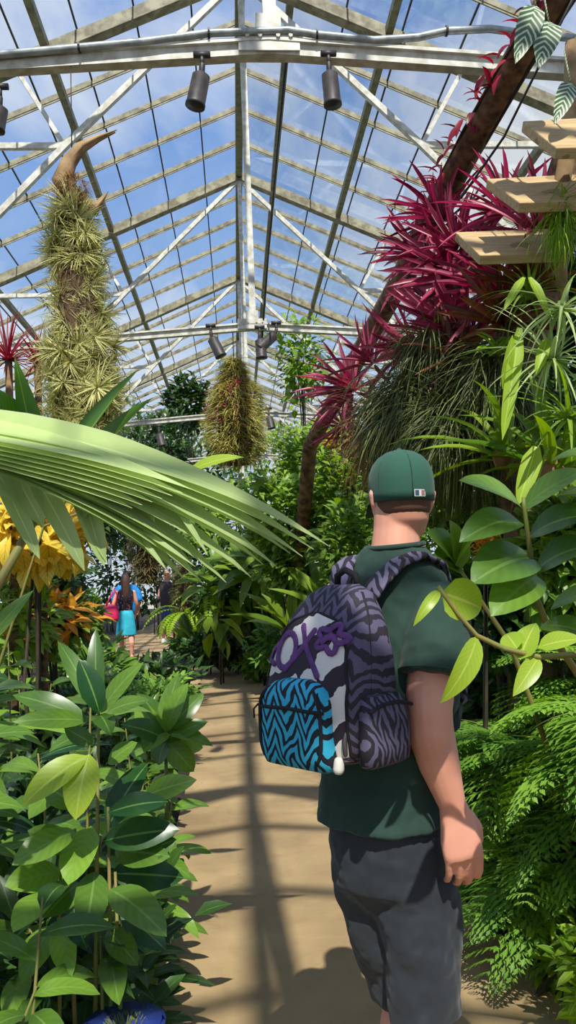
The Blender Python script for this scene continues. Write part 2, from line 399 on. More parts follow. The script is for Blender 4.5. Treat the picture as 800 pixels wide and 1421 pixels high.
# ------------------------------------------------------------------ greenhouse shell
CX, D1, S = .274, 4.277, 5.0
ZT, ZR, SL, CAM_, HW = CAMH+2.93, CAMH+7.45, .44, .068, 9.0
trY = [D1+S*n for n in range(-2, 9)]
rz = lambda x: ZR-SL*abs(x)
EAVE = rz(HW)
def glass(name='greenhouse_glass'):
    t = NT(name); tr = t.node('ShaderNodeBsdfTransparent'); tr.inputs[0].default_value = (.93, .96, .97, 1)
    gl = t.node('ShaderNodeBsdfGlossy'); gl.inputs['Roughness'].default_value = .05; gl.inputs[0].default_value = (.9, .95, 1, 1)
    fr = t.node('ShaderNodeFresnel'); fr.inputs[0].default_value = 1.3
    df = t.node('ShaderNodeBsdfTranslucent'); df.inputs[0].default_value = (.8, .84, .86, 1)
    m0 = t.node('ShaderNodeMixShader'); t.l.new(t.math('MULTIPLY', t.noise(.9, 5, .65), .10), m0.inputs[0]); t.l.new(tr.outputs[0], m0.inputs[1]); t.l.new(df.outputs[0], m0.inputs[2])
    m = t.node('ShaderNodeMixShader'); t.l.new(t.math('MULTIPLY', fr.outputs[0], .22), m.inputs[0]); t.l.new(m0.outputs[0], m.inputs[1]); t.l.new(gl.outputs[0], m.inputs[2])
    t.l.new(m.outputs[0], t.out.inputs[0]); return t.m
M['glass'] = glass()
Y0, Y1 = -8.7, 45.3
for n, sg in ((1, -1), (2, 1)):
    root = empty('window_%d' % n, (CX, 18, ZR)); tag(root, kind='structure')
    o_ = np.array([CX, 18, ZR])
    mb = MB(); nb = np.cross((sg, 0, -SL), (0, 1, 0))
    a, b = np.array([CX, Y0, ZR+.07]), np.array([CX+sg*HW, Y0, EAVE+.07])
    mb.add([a, b, b+(0, Y1-Y0, 0), a+(0, Y1-Y0, 0)], [[0, 1, 2, 3]])
    mb.build('pane', M['glass'], root, False, o_)
    y = Y0
    while y <= Y1:
        if min(abs(y-t) for t in trY) > .3:
            mb = MB(); mb.bar((CX, y, ZR+.035), (CX+sg*HW, y, EAVE+.035), .03, .07)
            mb.bar((CX, y, ZR-.005), (CX+sg*HW, y, EAVE-.005), .016, .05)
            mb.build('glazing_bar', M['olive'], root, False, o_)
        y += 1.0; 
    x = .62
    while x < HW:
        mb = MB(); mb.bar((CX+sg*x, Y0, rz(x)+.06), (CX+sg*x, Y1, rz(x)+.06), .022, .02)
        mb.build('pane_joint', M['black'], root, False, o_); x += .68
# purlins: long beams under the glazing bars
for sg, offs in ((-1, (2.34, 4.5, 6.8, 8.9)), (1, (.62, 1.80, 4.0, 6.3, 8.9))):
    for x in offs:
        mb = MB(); mb.bar((CX+sg*x, Y0, rz(x)-.06), (CX+sg*x, Y1, rz(x)-.06), .09, .10)
        o = mb.build('purlin', M['purlin'], None, False, (CX+sg*x, 18, rz(x)))
        tag(o, kind='structure')
mb = MB(); mb.bar((CX, Y0, ZR-.02), (CX, Y1, ZR-.02), .12, .22)
tag(mb.build('ridge_beam', M['purlin'], None, False, (CX, 18, ZR)), kind='structure')
# roof trusses
ORD = ['', '', 'nearest', 'second nearest', 'third', 'fourth', 'fifth', 'sixth', 'seventh', 'eighth', 'ninth']
for i, y in enumerate(trY):
    root = empty('roof_truss', (CX, y, ZR))
    tag(root, kind='structure'); o_ = (CX, y, ZR)
    def P(x, z): return np.array([CX+x, y, z])
    for sg in (-1, 1):
        mb = MB(); mb.bar(P(0, ZR-.08), P(sg*HW, EAVE-.08), .10, .15); mb.bar(P(0, ZR-.17), P(sg*HW, EAVE-.17), .16, .02)
        mb.build('rafter', M['olive'], root, False, o_)
        mb = MB(); mb.bar(P(0, ZT), P(sg*HW, ZT-CAM_*HW), .07, .07); mb.bar(P(0, ZT+.04), P(sg*HW, ZT-CAM_*HW+.04), .12, .02)
        mb.build('tie_beam', M['white'], root, False, o_)
        jx, jz = 2.14, ZR-2.29
        mb = MB(); mb.bar(P(0, ZR-.15), P(sg*jx, jz), .07, .07); mb.bar(P(sg*jx, jz), P(sg*4.6, ZR-4.9), .07, .07)
        mb.build('diagonal_brace', M['white'], root, False, o_)
        xr = 2.29/SL
        mb = MB(); mb.bar(P(sg*jx, jz), P(sg*(xr-.2), jz), .06, .07); mb.build('strut', M['white'], root, False, o_)
        mb = MB(); mb.bar(P(sg*jx, jz), P(sg*2.72, rz(2.72)-.1), .05, .05); mb.build('web', M['white'], root, False, o_)
    mb = MB(); mb.bar(P(0, ZR-.1), P(.01, ZT), .075, .05, (0, 1, 0)); mb.build('king_post', M['white'], root, False, o_)
    mb = MB(); mb.box(P(0, ZT+.03), (.34, .11, .12)); mb.box(P(0, ZT+.12), (.14, .10, .14))
    for q in (-.12, -.05, .05, .12): mb.tube([P(q, ZT+.05)-(0, .07, 0), P(q, ZT+.05)+(0, .07, 0)], .012, 8)
    mb.build('gusset_plate', M['white'], root, False, o_)
    for sg in (-1, 1):
        mb = MB(); mb.box(P(sg*HW, EAVE/2), (.12, .12, EAVE)); mb.build('column', M['white'], root, False, o_)
# walls
for nm, pts in (('wall_left', ((CX-HW-.05, Y0), (CX-HW-.05, Y1))), ('wall_right', ((CX+HW+.05, Y0), (CX+HW+.05, Y1)))):
    (ax, ay), (bx, by) = pts; mb = MB()
    mb.add([(ax, ay, 0.6), (bx, by, 0.6), (bx, by, EAVE), (ax, ay, EAVE)], [[0, 1, 2, 3]])
    g = mb.build(nm, M['glass'], None, False); tag(g, kind='structure')
    mb = MB(); mb.box((ax, (ay+by)/2, .3), (.15, by-ay, .6))
    for z in (.62, 2.2, 3.6, EAVE-.1): mb.box((ax, (ay+by)/2, z), (.07, by-ay, .06))
    y = ay
    while y <= by: mb.box((ax, y, EAVE/2), (.05, .05, EAVE)); y += 1
    mb.build('frame', M['white'], g, False)
for nm, y in (('wall_back', Y1), ('wall_front', Y0)):
    mb = MB(); mb.add([(CX-HW, y, .6), (CX+HW, y, .6), (CX+HW, y, EAVE), (CX-HW, y, EAVE)], [[0, 1, 2, 3]])
    mb.add([(CX-HW, y, EAVE), (CX, y, EAVE), (CX, y, ZR), (CX-HW/2, y, (EAVE+ZR)/2)], [[0, 1, 2, 3]])
    mb.add([(CX+HW, y, EAVE), (CX, y, EAVE), (CX, y, ZR), (CX+HW/2, y, (EAVE+ZR)/2)], [[0, 1, 2, 3]])
    g = mb.build(nm, M['glass'], None, False); tag(g, kind='structure')
    mb = MB(); mb.box((CX, y, .3), (2*HW, .15, .6))
    for q in range(-9, 10): mb.box((CX+q, y, rz(q)/2), (.06, .06, rz(q)))
    for z in (2.2, EAVE): mb.box((CX, y, z), (2*HW, .07, .1))
    mb.build('frame', M['white'], g, False)

# pipe, cables and wires on the nearest truss
def thing_mb(name, mb, mat, label, cat, origin, group=None, smooth=True):
    return tag(mb.build(name, mat, None, smooth, origin), label, cat, group)
mb = MB(); pp = []
for px, py in ((-60, 86), (0, 76), (110, 66), (200, 58), (290, 46), (400, 42), (440, 48), (520, 56), (580, 52), (620, 43), (680, 40), (760, 50), (860, 58)):
    pp.append(at(px, py, trY[2]-.06))
mb.tube(pp, .022, 10)
o = mb.build('conduit_pipe', M['pipe'], None, True, pp[4]); tag(o, 'grey pipe bending along the top of the nearest tie beam', 'pipe')
for q in (2, 4, 6, 9):
    b = MB(); b.tube([pp[q]+(-.006, 0, 0), pp[q]+(.006, 0, 0)], .03, 10); b.build('pipe_clip', M['black'], o, False, pp[4])
def wire(name, pts, r, mat, label, cat='cable'):
    mb = MB(); mb.tube(pts, r, 6); return thing_mb(name, mb, mat, label, cat, pts[0])
wire('hanging_cable', [at(398, 78, 6.2), at(385, 210, 7.5), at(372, 360, 9), at(364, 470, 9.3)], .012, M['black'], 'long black cable hanging just right of the tall white king post')
wire('support_wire', [at(98, 74, 4.25), at(99, 150, 4.25), at(100, 225, 4.3)], .003, M['lamp'], 'thin wire from the near tie beam to the horned driftwood', 'wire')
wire('rigging_cable', [at(800, -10, 2.9), at(752, 85, 3.1), at(700, 190, 3.3), at(640, 275, 3.6)], .006, M['black'], 'taut black cable slanting beside the red-leaved log')

# spotlights
def spotlight(px, py, Y, L, r, ang, hz, label, yaw=0):
    p = at(px, py, Y); root = empty('spotlight', p); tag(root, label, 'spotlight')
    d = np.array([math.sin(ang)*math.cos(yaw), math.sin(ang)*math.sin(yaw), -math.cos(ang)])
    mb = MB(); mb.tube([(0, 0, hz), (0, 0, hz*.3)], r*.25, 8); mb.tube([(-r*.9, 0, hz), (r*.9, 0, hz)], r*.35, 8); mb.build('bracket', M['lamp'], root)
    mb = MB(); mb.tube([(0, 0, hz*.35), d*L*.08], r*.32, 8, True); mb.build('swivel_joint', M['lamp'], root)
    mb = MB(); a = d*L*.05
    mb.tube([a, a+d*.02, a+d*L*.12, a+d*L*.9, a+d*L*.92, a+d*L], [r*.4, r*.7, r*.95, r, r*1.06, r*1.06], 20); mb.build('lamp_housing', M['lamp'], root)
    mb = MB(); mb.tube([a+d*L*1.003, a+d*(L*1.01)], r*.9, 20); mb.build('lens', M['black'], root)
    return root
spotlight(281, 98, 4.2, .20, .052, -.22, .09, 'dark spotlight hanging left of the king post on the nearest tie beam')
spotlight(457, 96, 4.2, .20, .048, .06, .09, 'dark spotlight hanging right of the king post on the nearest tie beam', )
spotlight(0, 145, 4.2, .14, .05, -.2, .1, 'spotlight cut by the left edge of the picture near the tie beam')
spotlight(293, 466, 9.15, .26, .065, .42, .12, 'small spotlight left of the king post on the second tie beam')
spotlight(361, 468, 9.15, .24, .065, .05, .12, 'small spotlight pointing straight down just right of the second king post')
spotlight(384, 462, 9.15, .26, .065, -.85, .12, 'small spotlight tilted left beside the black cable on the second tie beam')
spotlight(373, 576, 14.1, .24, .07, .2, .12, 'tiny spotlight under the third tie beam above the green shrubs')
spotlight(221, 600, 14.1, .24, .07, .2, .12, 'tiny spotlight under the third tie beam left of the far hanging column')

# ------------------------------------------------------------------ people
def remesh(o, vox, smooth=4, dec=None):
    m = o.modifiers.new('r', 'REMESH'); m.mode = 'VOXEL'; m.voxel_size = vox; m.use_smooth_shade = True
    s = o.modifiers.new('s', 'SMOOTH'); s.iterations = smooth; s.factor = .6
    return o
def RX(cx, cy, z, rx, ry, ex=2.4, rot=0):
    c, s = math.cos(rot), math.sin(rot)
    return ((cx, cy, z), (rx*c, rx*s, 0), (-ry*s, ry*c, 0), ex)
def folds(o, size, strength, seed=0):
    tx = bpy.data.textures.new('cloth_folds', 'CLOUDS'); tx.noise_scale = size; tx.noise_depth = 2
    m = o.modifiers.new('d', 'DISPLACE'); m.texture = tx; m.strength = strength; m.mid_level = .5
    m.texture_coords = 'LOCAL'
def head_mesh(mb, c, yaw, s=1.0, jaw=1.0):
    c = np.array(c, float); cy, sy = math.cos(yaw), math.sin(yaw)
    fx = lambda x, y, z: c+np.array([x*cy-y*sy, x*sy+y*cy, z])*s
    R = []
    for z, rx, ry, oy in ((-.125, .02, .03, .06), (-.118, .042, .05, .045), (-.095, .062*jaw, .075, .022), (-.06, .070*jaw, .088, .008), (-.02, .073, .094, .002), (.03, .077, .098, 0), (.075, .071, .092, -.004), (.105, .052, .068, -.006), (.122, .02, .03, -.006)):
        R.append((fx(0, oy, z), np.array([cy, sy, 0])*rx*s, np.array([-sy, cy, 0])*ry*s, 2.2))
    mb.loft(R, 24)
    mb.tube([fx(0, .09, .015), fx(0, .108, -.02), fx(0, .112, -.035)], [.010*s, .014*s, .013*s], 8, True)   # nose
    mb.tube([fx(-.025, .087, -.064), fx(0, .096, -.063), fx(.025, .087, -.064)], .008*s, 8, True)              # lips
    for sg in (-1, 1):                                                                                       # ears: rim and lobe
        mb.tube([fx(sg*.073, -.004, -.035), fx(sg*.079, -.014, -.012), fx(sg*.084, -.018, .014), fx(sg*.077, -.002, .024)], [.009*s, .010*s, .010*s, .009*s], 8, True)
        mb.tube([fx(sg*.070, 0, -.01), fx(sg*.077, -.006, .005)], .013*s, 8, True)
    return fx
def hand(mb, wrist, d, back, thumb_side, s=1.0, curl=.5):
    """wrist point, direction of the fingers, direction the back of the hand faces, direction of the thumb"""
    w = np.array(wrist, float); d = nrm(np.array(d, float)); b = np.array(back, float); b = nrm(b-d*(b@d)); t = np.cross(d, b)
    if t@np.array(thumb_side, float) < 0: t = -t
    R = []
    for q, wd, th in ((-.01, .029, .021), (.02, .034, .020), (.055, .042, .018), (.085, .043, .016), (.097, .038, .012)):
        R.append((w+d*q*s, t*wd*s, b*th*s, 2.6))
    mb.loft(R, 16)
    for off, L, r in ((.033, .074, .0088), (.0112, .082, .0092), (-.0112, .077, .0088), (-.033, .062, .0078)):
        p = w+d*.082*s+t*off*s; dd = d.copy(); pts = [p]; ang = .15+curl*.35
        for k, fr in enumerate((.3, .42, .32, .26)):
            if k: ang = curl*(.55+.25*k)
            dd = nrm(dd*math.cos(ang)-nrm(b+d*0)*math.sin(ang)) if k == 0 else nrm(dd*math.cos(ang)+nrm(np.cross(t, dd)*np.sign(np.cross(t, dd)@(-b-d*.6)))*math.sin(ang))
            p = p+dd*L*fr*s; pts.append(p)
        mb.tube(pts, [r*1.12*s, r*1.05*s, r*s, r*.95*s, r*.8*s], 10, True)
    p = w+d*.018*s+t*.026*s-b*.004*s
    mb.tube([p, p+(d*.03+t*.018-b*.012)*s, p+(d*.056+t*.020-b*.022)*s, p+(d*.080+t*.012-b*.030)*s], [.016*s, .0135*s, .0115*s, .009*s], 10, True)

MX, MY, PHI = .40, 1.97, -math.radians(50)
man = empty('person', (MX, MY, 0), PHI)
tag(man, 'man seen from behind in dark green t-shirt, green cap and charcoal shorts', 'person')
HY = math.radians(55)                       # head turned back towards the left of the body
b = MB()
fx = head_mesh(b, (.004, .016, 1.70), HY, .93, 1.0)
b.loft([RX(0, -.03, 1.44, .10, .09), RX(0, -.022, 1.53, .078, .072), RX(0, -.010, 1.58, .057, .058), RX(0, -.002, 1.63, .052, .057), RX(0, .004, 1.68, .051, .060)], 20)
b.loft([RX(0, -.07, .88, .12, .10), RX(0, -.06, 1.0, .12, .09), RX(0, -.04, 1.2, .13, .09), RX(0, -.03, 1.38, .14, .09), RX(0, -.03, 1.47, .12, .07), RX(0, -.03, 1.53, .08, .07)], 24)
# right arm slightly behind the body, left arm mirrored and forward
SHR, ELR, WRR = (.140, -.045, 1.42), (.168, -.130, 1.215), (.190, -.092, 1.005)
b.tube([SHR, (.154, -.085, 1.34), (.163, -.118, 1.25), ELR, (.170, -.132, 1.17), (.178, -.118, 1.10), WRR], [.052, .056, .053, .050, .051, .045, .029], 16, True)
hand(b, (.191, -.090, .998), (.12, .10, -.98), (.80, -.55, .12), (.4, .9, 0), 1.08, .30)
SHL = (-.165, -.03, 1.445)
b.tube([SHL, (-.20, -.02, 1.33), (-.215, .0, 1.22), (-.21, .06, 1.12), (-.19, .14, 1.03)], [.064, .056, .048, .044, .029], 16, True)
hand(b, (-.19, .142, 1.027), (.1, .6, -.75), (-.9, 0, .1), (.4, .9, .5), 1.08, .5)
for sg, yh, yk, yf in ((1, -.075, -.045, -.06), (-1, -.065, .0, .04)):
    xx = sg*.048
    b.tube([(sg*.065, -.06, .86), (sg*.055, yh+.02, .70), (xx, yk+.01, .50), (xx, yk-.01, .44), (xx, yk-.03, .36), (xx, yf-.01, .22), (xx, yf, .10), (xx, yf, .06)], [.062, .060, .056, .054, .058, .050, .034, .036], 16, True)
body = b.build('body', M['skin'], man); remesh(body, .0042, 3)
# eyes, beard, hair
for sg in (-1, 1):
    e_ = MB(); p = fx(sg*.031, .083, .012); e_.tube([p, p+(0, 0, .0005)], .011, 10, True); e_.build('eye', M['white'], man)
h = MB(); cy, sy = math.cos(HY), math.sin(HY)
def hr(z, rx, ry, oy): return (fx(0, oy, z), np.array([cy, sy, 0])*rx*.93, np.array([-sy, cy, 0])*ry*.93, 2.2)
h.loft([hr(-.045, .0695, .083, .0), hr(-.03, .0735, .094, .0), hr(0, .0765, .0975, -.002), hr(.03, .0785, .0995, -.002), hr(.06, .0765, .098, -.004)], 24)
M['fade'] = None
def fade():
    t = NT('close_cropped_hair'); n = t.noise(400, 1); c = t.mix(n, lin(120, 84, 66), lin(86, 58, 44))
    t.put(t.p.inputs['Base Color'], c); t.p.inputs['Roughness'].default_value = .9; return t.m
h.build('hair', fade(), man)
# cap
cp = MB(); cc = fx(0, 0, 0)
R = []
for z, k in ((-.022, 1.0), (.0, 1.02), (.03, 1.02), (.058, .98), (.082, .86), (.100, .68), (.112, .45), (.118, .2)):
    R.append(hr(z+.012, .0835*k, .102*k, -.004))
cp.loft(R, 32)
cap = cp.build('cap', M['cap'], man)
cb = MB(); V = []
for i in range(13):
    a = math.radians(-62+124*i/12)
    for q, (rr, dz) in enumerate(((1.0, 0), (1.25, -.006), (1.62-.12*abs(a), -.022-.012*abs(a)))):
        V.append(fx(math.sin(a)*.083*(1+(rr-1)*.25), math.cos(a)*.10*rr, -.005+dz))
n_ = len(V); V += [v-np.array((0, 0, .005)) for v in V]; F = []
for i in range(12):
    for q in range(2):
        a = i*3+q; F.append([a, a+1, a+4, a+3]); F.append([a+n_, a+3+n_, a+4+n_, a+1+n_])
    F.append([i*3+2, i*3+2+n_, i*3+5+n_, i*3+5])
cb.add(V, F); cb.build('brim', M['cap'], cap)
bt = MB(); p = fx(0, -.004, .128); bt.tube([p, p+(0, 0, .002)], .007, 10, True); bt.build('button', M['cap'], cap)
for q in range(6):
    s_ = MB(); a0 = q*PI/3
    pts = []
    for z, k in ((-.015, 1.012), (.02, 1.035), (.05, 1.02), (.075, .915), (.095, .74), (.108, .52), (.116, .25)):
        pts.append(fx(math.sin(a0)*.0835*k, -.004+math.cos(a0)*.102*k, z+.012))
    s_.tube(pts, .0012, 6); s_.build('seam', M['shirt'], cap)
# small emblem on the back of the cap: white patch, dark and red halves with a white batter-like shape between
def patch(mb, x0, x1, z0, z1, lift):
    V = []
    for i in range(7):
        x = x0+(x1-x0)*i/6; y = -math.sqrt(max(0, 1-(x/.0835)**2))*.102*1.03-.004-lift
        V += [fx(x, y, z0), fx(x, y, z1)]
    mb.add(V, [[2*i, 2*i+2, 2*i+3, 2*i+1] for i in range(6)])
EX = .019
for nm, x0, x1, z0, z1, l, mt in (('emblem', -.016, .016, -.004, .014, .0012, plain('white_thread', lin(206, 214, 208), .7, 0, lin(196, 200, 196))), ('emblem_left', -.014, -.003, -.002, .012, .0018, plain('navy_thread', lin(60, 76, 104), .7)), ('emblem_right', .004, .014, -.002, .012, .0018, plain('red_thread', lin(176, 116, 118), .7))):
    pm = MB(); patch(pm, EX+x0, EX+x1, z0, z1, l); pm.build('emblem', mt, cap, False)
# t-shirt
t_ = MB()
t_.loft([RX(-.01, -.095, .945, .152, .140), RX(-.01, -.092, .97, .150, .138), RX(-.008, -.080, 1.05, .148, .132), RX(-.004, -.055, 1.17, .158, .130), RX(0, -.040, 1.3, .170, .128), RX(0, -.034, 1.40, .178, .122), RX(0, -.03, 1.46, .168, .110), RX(0, -.028, 1.51, .138, .094), RX(0, -.022, 1.55, .100, .080), RX(0, -.014, 1.58, .073, .070)], 36)
t_.tube([(.115, -.035, 1.455), (.150, -.055, 1.41), (.164, -.080, 1.36), (.170, -.105, 1.285)], [.070, .077, .077, .079], 20)
t_.tube([(-.12, -.03, 1.455), (-.158, -.03, 1.41), (-.185, -.025, 1.36), (-.20, -.015, 1.29)], [.070, .075, .076, .078], 20)
# loose folds: soft diagonal creases
for a, c_, r in () and (((-.12, -.225, .93), (.02, -.235, 1.0), .012), ((.10, -.215, .94), (.16, -.12, 1.10), .012), ((.17, -.10, 1.38), (.268, -.11, 1.33), .010), ((.16, -.10, 1.42), (.25, -.13, 1.30), .010), ((-.16, -.2, .9), (-.19, -.14, .98), .014)):
    t_.tube([a, (np.array(a)+np.array(c_))/2+(0, -.003, 0), c_], r, 8, True)
sh = t_.build('t_shirt', M['shirt'], man); remesh(sh, .006, 5); folds(sh, .10, .03)
cl = MB(); cl.tube([(math.cos(a)*.072, -.013+math.sin(a)*.069, 1.583+.006*math.sin(a)) for a in np.linspace(0, 2*PI, 33)], .0065, 8); cl.build('collar', M['shirt'], man)
for c0, d0, r in (((.1695, -.103, 1.292), (.006, -.025, -.075), .0805), ((-.1995, -.016, 1.296), (-.015, .01, -.07), .0795)):
    hm = MB(); d0 = nrm(np.array(d0)); x = nrm(np.cross(d0, (0, 1, 0))); y = np.cross(d0, x); c0 = np.array(c0)
    hm.tube([c0+(x*math.cos(a)+y*math.sin(a))*r for a in np.linspace(0, 2*PI, 33)], .0025, 6); hm.build('sleeve_hem', M['shirt'], man)
# shorts
s_ = MB()
s_.loft([RX(-.008, -.085, 1.03, .125, .110), RX(-.008, -.085, .95, .134, .124), RX(-.008, -.08, .88, .142, .130), RX(-.008, -.07, .80, .140, .124), RX(0, -.06, .74, .11, .09)], 30)
for sg, yk in ((1, -.045), (-1, .0)):
    s_.loft([RX(sg*.062-.008, -.072, .88, .078, .115), RX(sg*.060-.006, -.06, .77, .080, .110), RX(sg*.055, -.045, .64, .074, .098), RX(sg*.050, yk-.005, .54, .070, .088), RX(sg*.048, yk, .500, .070, .086)], 24)
for a, c_, r in () and (((.09, -.19, .80), (.16, -.12, .70), .012), ((.02, -.19, .78), (.13, -.14, .62), .012), ((.02, -.145, .60), (.13, -.10, .52), .012), ((.03, -.12, .50), (.12, -.09, .455), .010), ((-.10, -.18, .8), (-.02, -.17, .7), .012), ((.145, -.02, .75), (.14, -.06, .58), .010)):
    s_.tube([a, (np.array(a)+np.array(c_))/2+(.004, -.006, 0), c_], r, 8, True)
so = s_.build('shorts', M['shorts'], man); remesh(so, .006, 5); folds(so, .10, .03)
for sg, yf in ((1, -.06), (-1, .04)):
    f_ = MB(); xx = sg*.058
    f_.loft([((xx, yf+.045, .003), (.040, 0, 0), (0, .125, 0), 2.6), ((xx, yf+.045, .03), (.047, 0, 0), (0, .135, 0), 2.6), ((xx, yf+.03, .06), (.043, 0, 0), (0, .112, 0), 2.3), ((xx, yf+.0, .09), (.040, 0, 0), (0, .066, 0), 2.2), ((xx, yf-.005, .11), (.042, 0, 0), (0, .052, 0), 2.2)], 20)
    f_.build('shoe', M['black'], man)

# backpack, worn by the man
bp = empty('backpack', (MX, MY, 0), PHI)
tag(bp, 'purple and white zebra-print backpack with a blue front pocket on the man\'s back', 'backpack')
BO = np.array([.0, -.16, 1.08])
def bring(z, w, y0, y1, ex=4.5, lean=0): # ring of the pack: half width, back face, front face
    return ((BO[0]+lean, (y0+y1)/2, z), (w, 0, 0), (0, (y1-y0)/2, 0), ex)
BACK = -.172
Rg = [bring(1.125, .110, BACK-.160, BACK), bring(1.14, .128, BACK-.182, BACK), bring(1.19, .137, BACK-.192, BACK+.002), bring(1.26, .139, BACK-.186, BACK+.003), bring(1.33, .135, BACK-.168, BACK+.003), bring(1.395, .122, BACK-.145, BACK+.004, 3.6), bring(1.44, .104, BACK-.120, BACK+.005, 3.0), bring(1.475, .080, BACK-.095, BACK+.005, 2.6), bring(1.495, .045, BACK-.065, BACK-.01, 2.2)]
m_ = MB(); m_.loft(Rg, 44)
fz = zebra('zebra_pack_nylon', lin(40, 34, 46), lin(92, 84, 110), 34, .022, .032)
pk = m_.build('main_compartment', fz, bp, True, None)
# the front shell: a thin bulged panel that carries the bold white print
def front_y(x, z):
    zs = [r[0][2] for r in Rg]; w = np.interp(z, zs, [r[1][0] for r in Rg]); hy = np.interp(z, zs, [r[2][1] for r in Rg]); c = np.interp(z, zs, [r[0][1] for r in Rg]); ex = np.interp(z, zs, [r[3] for r in Rg])
    u = min(.999, abs((x-BO[0])/w)); return c-hy*(1-u**ex)**(1/ex)
pan = MB(); V = []; NX_, NZ_ = 18, 20
for j in range(NZ_+1):
    z = 1.135+(1.435-1.135)*j/NZ_; wz = np.interp(z, [1.135, 1.18, 1.29, 1.36, 1.405, 1.425, 1.435], [.118, .124, .121, .106, .084, .058, .012])
    for i in range(NX_+1):
        x = BO[0]+wz*(2*i/NX_-1); V.append((x, front_y(x, z)-.003-.006*(1-(2*i/NX_-1)**2), z))
F = [[j*(NX_+1)+i, j*(NX_+1)+i+1, (j+1)*(NX_+1)+i+1, (j+1)*(NX_+1)+i] for j in range(NZ_) for i in range(NX_)]
pan.add(V, F)
def flame():
    t = NT('black_and_white_flame_print'); x = t.sep(t.coord())
    u = t.math('ADD', t.math('MULTIPLY', x[0], -.75), x[2])
    v = t.math('ADD', t.math('MULTIPLY', u, 2*PI/.115), t.math('MULTIPLY', t.math('SUBTRACT', t.noise(11, 3, .5), .5), 7))
    jag = t.math('MULTIPLY', t.math('PINGPONG', t.math('ADD', 5, t.math('MULTIPLY', x[0], 60)), 1), .5)
    s = t.math('GREATER_THAN', t.math('SINE', t.math('ADD', v, jag)), -.1)
    t.put(t.p.inputs['Base Color'], t.mix(s, lin(42, 28, 42), lin(226, 218, 212))); t.p.inputs['Roughness'].default_value = .7
    t.bump(t.noise(9, 2), .3, .02); return t.m
pn = pan.build('front_panel', flame(), bp)
pip = MB(); pts = []
for j in range(NZ_+1): pts.append(np.array(V[j*(NX_+1)]))
for j in range(NZ_, -1, -1): pts.append(np.array(V[j*(NX_+1)+NX_]))
pip.tube(pts, .0035, 8); pip.build('piping', M['blackcloth'], pn)
pip = MB(); pts = [(BO[0]+.152*math.sin(a)*np.interp(abs(a), [0, 1.6], [.8, 1]), 0, 0) for a in np.linspace(-1.5, 1.5, 3)]
zp = MB(); P_ = []   # zip line following the arch of the pack
for r_ in Rg[1:-1]: P_.append((BO[0]-r_[1][0]*.97, r_[0][1]-r_[2][1]*.25, r_[0][2]))
for r_ in Rg[::-1][1:-1]: P_.append((BO[0]+r_[1][0]*.97, r_[0][1]-r_[2][1]*.25, r_[0][2]))
zp.tube(P_, .004, 8); zp.build('zipper', M['blackcloth'], bp)
# purple letters printed on the panel
def letter(strokes, r=.0055):
    lm = MB()
    for st in strokes:
        st = [(BO[0]+(x+.02)*1.08-.004, 1.362+(z-1.295)*.92) for x, z in st]
        lm.tube([(x, front_y(x, z)-.0095, z) for x, z in st], r*1.15, 8, True)
    o_l = lm.build('print_letter', M['purple'], pn); cen = sum((np.array([x_, front_y(x_, z_)-.0095, z_]) for x_, z_ in st))/len(st)
    for v in o_l.data.vertices:
        yb = front_y(v.co.x, v.co.z)-.0095; v.co.y = yb+(v.co.y-yb)*.3
    return o_l
def ell(cx, cz, rx, rz_, n=22): return [(cx+rx*math.cos(a), cz+rz_*math.sin(a)) for a in np.linspace(0, 2*PI, n)]
letter([[(-.100, 1.300), (-.118, 1.285), (-.118, 1.262), (-.10, 1.255)]], .006)
letter([ell(-.068, 1.288, .026, .040)], .0065)
letter([[(-.062, 1.245), (-.03, 1.285), (.0, 1.335)], [(-.035, 1.345), (-.015, 1.30), (.03, 1.235)]], .0065)
letter([[(.018+.030*(1+.28*math.cos(5*a))*math.cos(a)+.028, 1.318+.026*(1+.28*math.cos(5*a))*math.sin(a)) for a in np.linspace(0, 2*PI, 41)], [(.028, 1.31), (.046, 1.328), (.06, 1.312)], [(.035, 1.32), (.055, 1.322)]], .006)
# front pocket
fp = MB(); FY = -.36
def pocket(mb, cx, z0, z1, w, y0, y1):
    R = []
    for t, k, d in ((0, .80, .5), (.04, .95, .85), (.15, 1.0, 1), (.5, 1.0, 1), (.75, .96, .98), (.88, .85, .9), (.96, .62, .75), (1, .35, .5)):
        R.append(((cx, y0+(y1-y0)*d/2, z0+(z1-z0)*t), (w*k, 0, 0), (0, abs(y1-y0)*d/2, 0), 4))
    mb.loft(R, 36)
pocket(fp, BO[0]+.0, 1.112, 1.300, .098, -.335, -.400)
pf = fp.build('front_pocket', M['cyan'], bp)
zz = MB(); zz.tube([(BO[0]+.0975*s, -.4005+.012*abs(s)**4, 1.243-.004*abs(s)) for s in np.linspace(-1, 1, 17)], .004, 8); zz.build('zipper', M['blackcloth'], pf)
zz = MB(); zz.tube([(BO[0]+.092*np.sign(math.cos(a))*abs(math.cos(a))**.6, -.393+.03*max(0, math.sin(a))**6, 1.203+.087*np.sign(math.sin(a))*abs(math.sin(a))**.6) for a in np.linspace(-.7, PI+.7, 49)], .004, 8); zz.build('piping', M['blackcloth'], pf)
zz = MB(); zz.tube([(BO[0]-.099, -.390, 1.243), (BO[0]-.104, -.400, 1.232), (BO[0]-.106, -.398, 1.212)], .0022, 6); zz.build('zipper_pull', M['blackcloth'], pf)
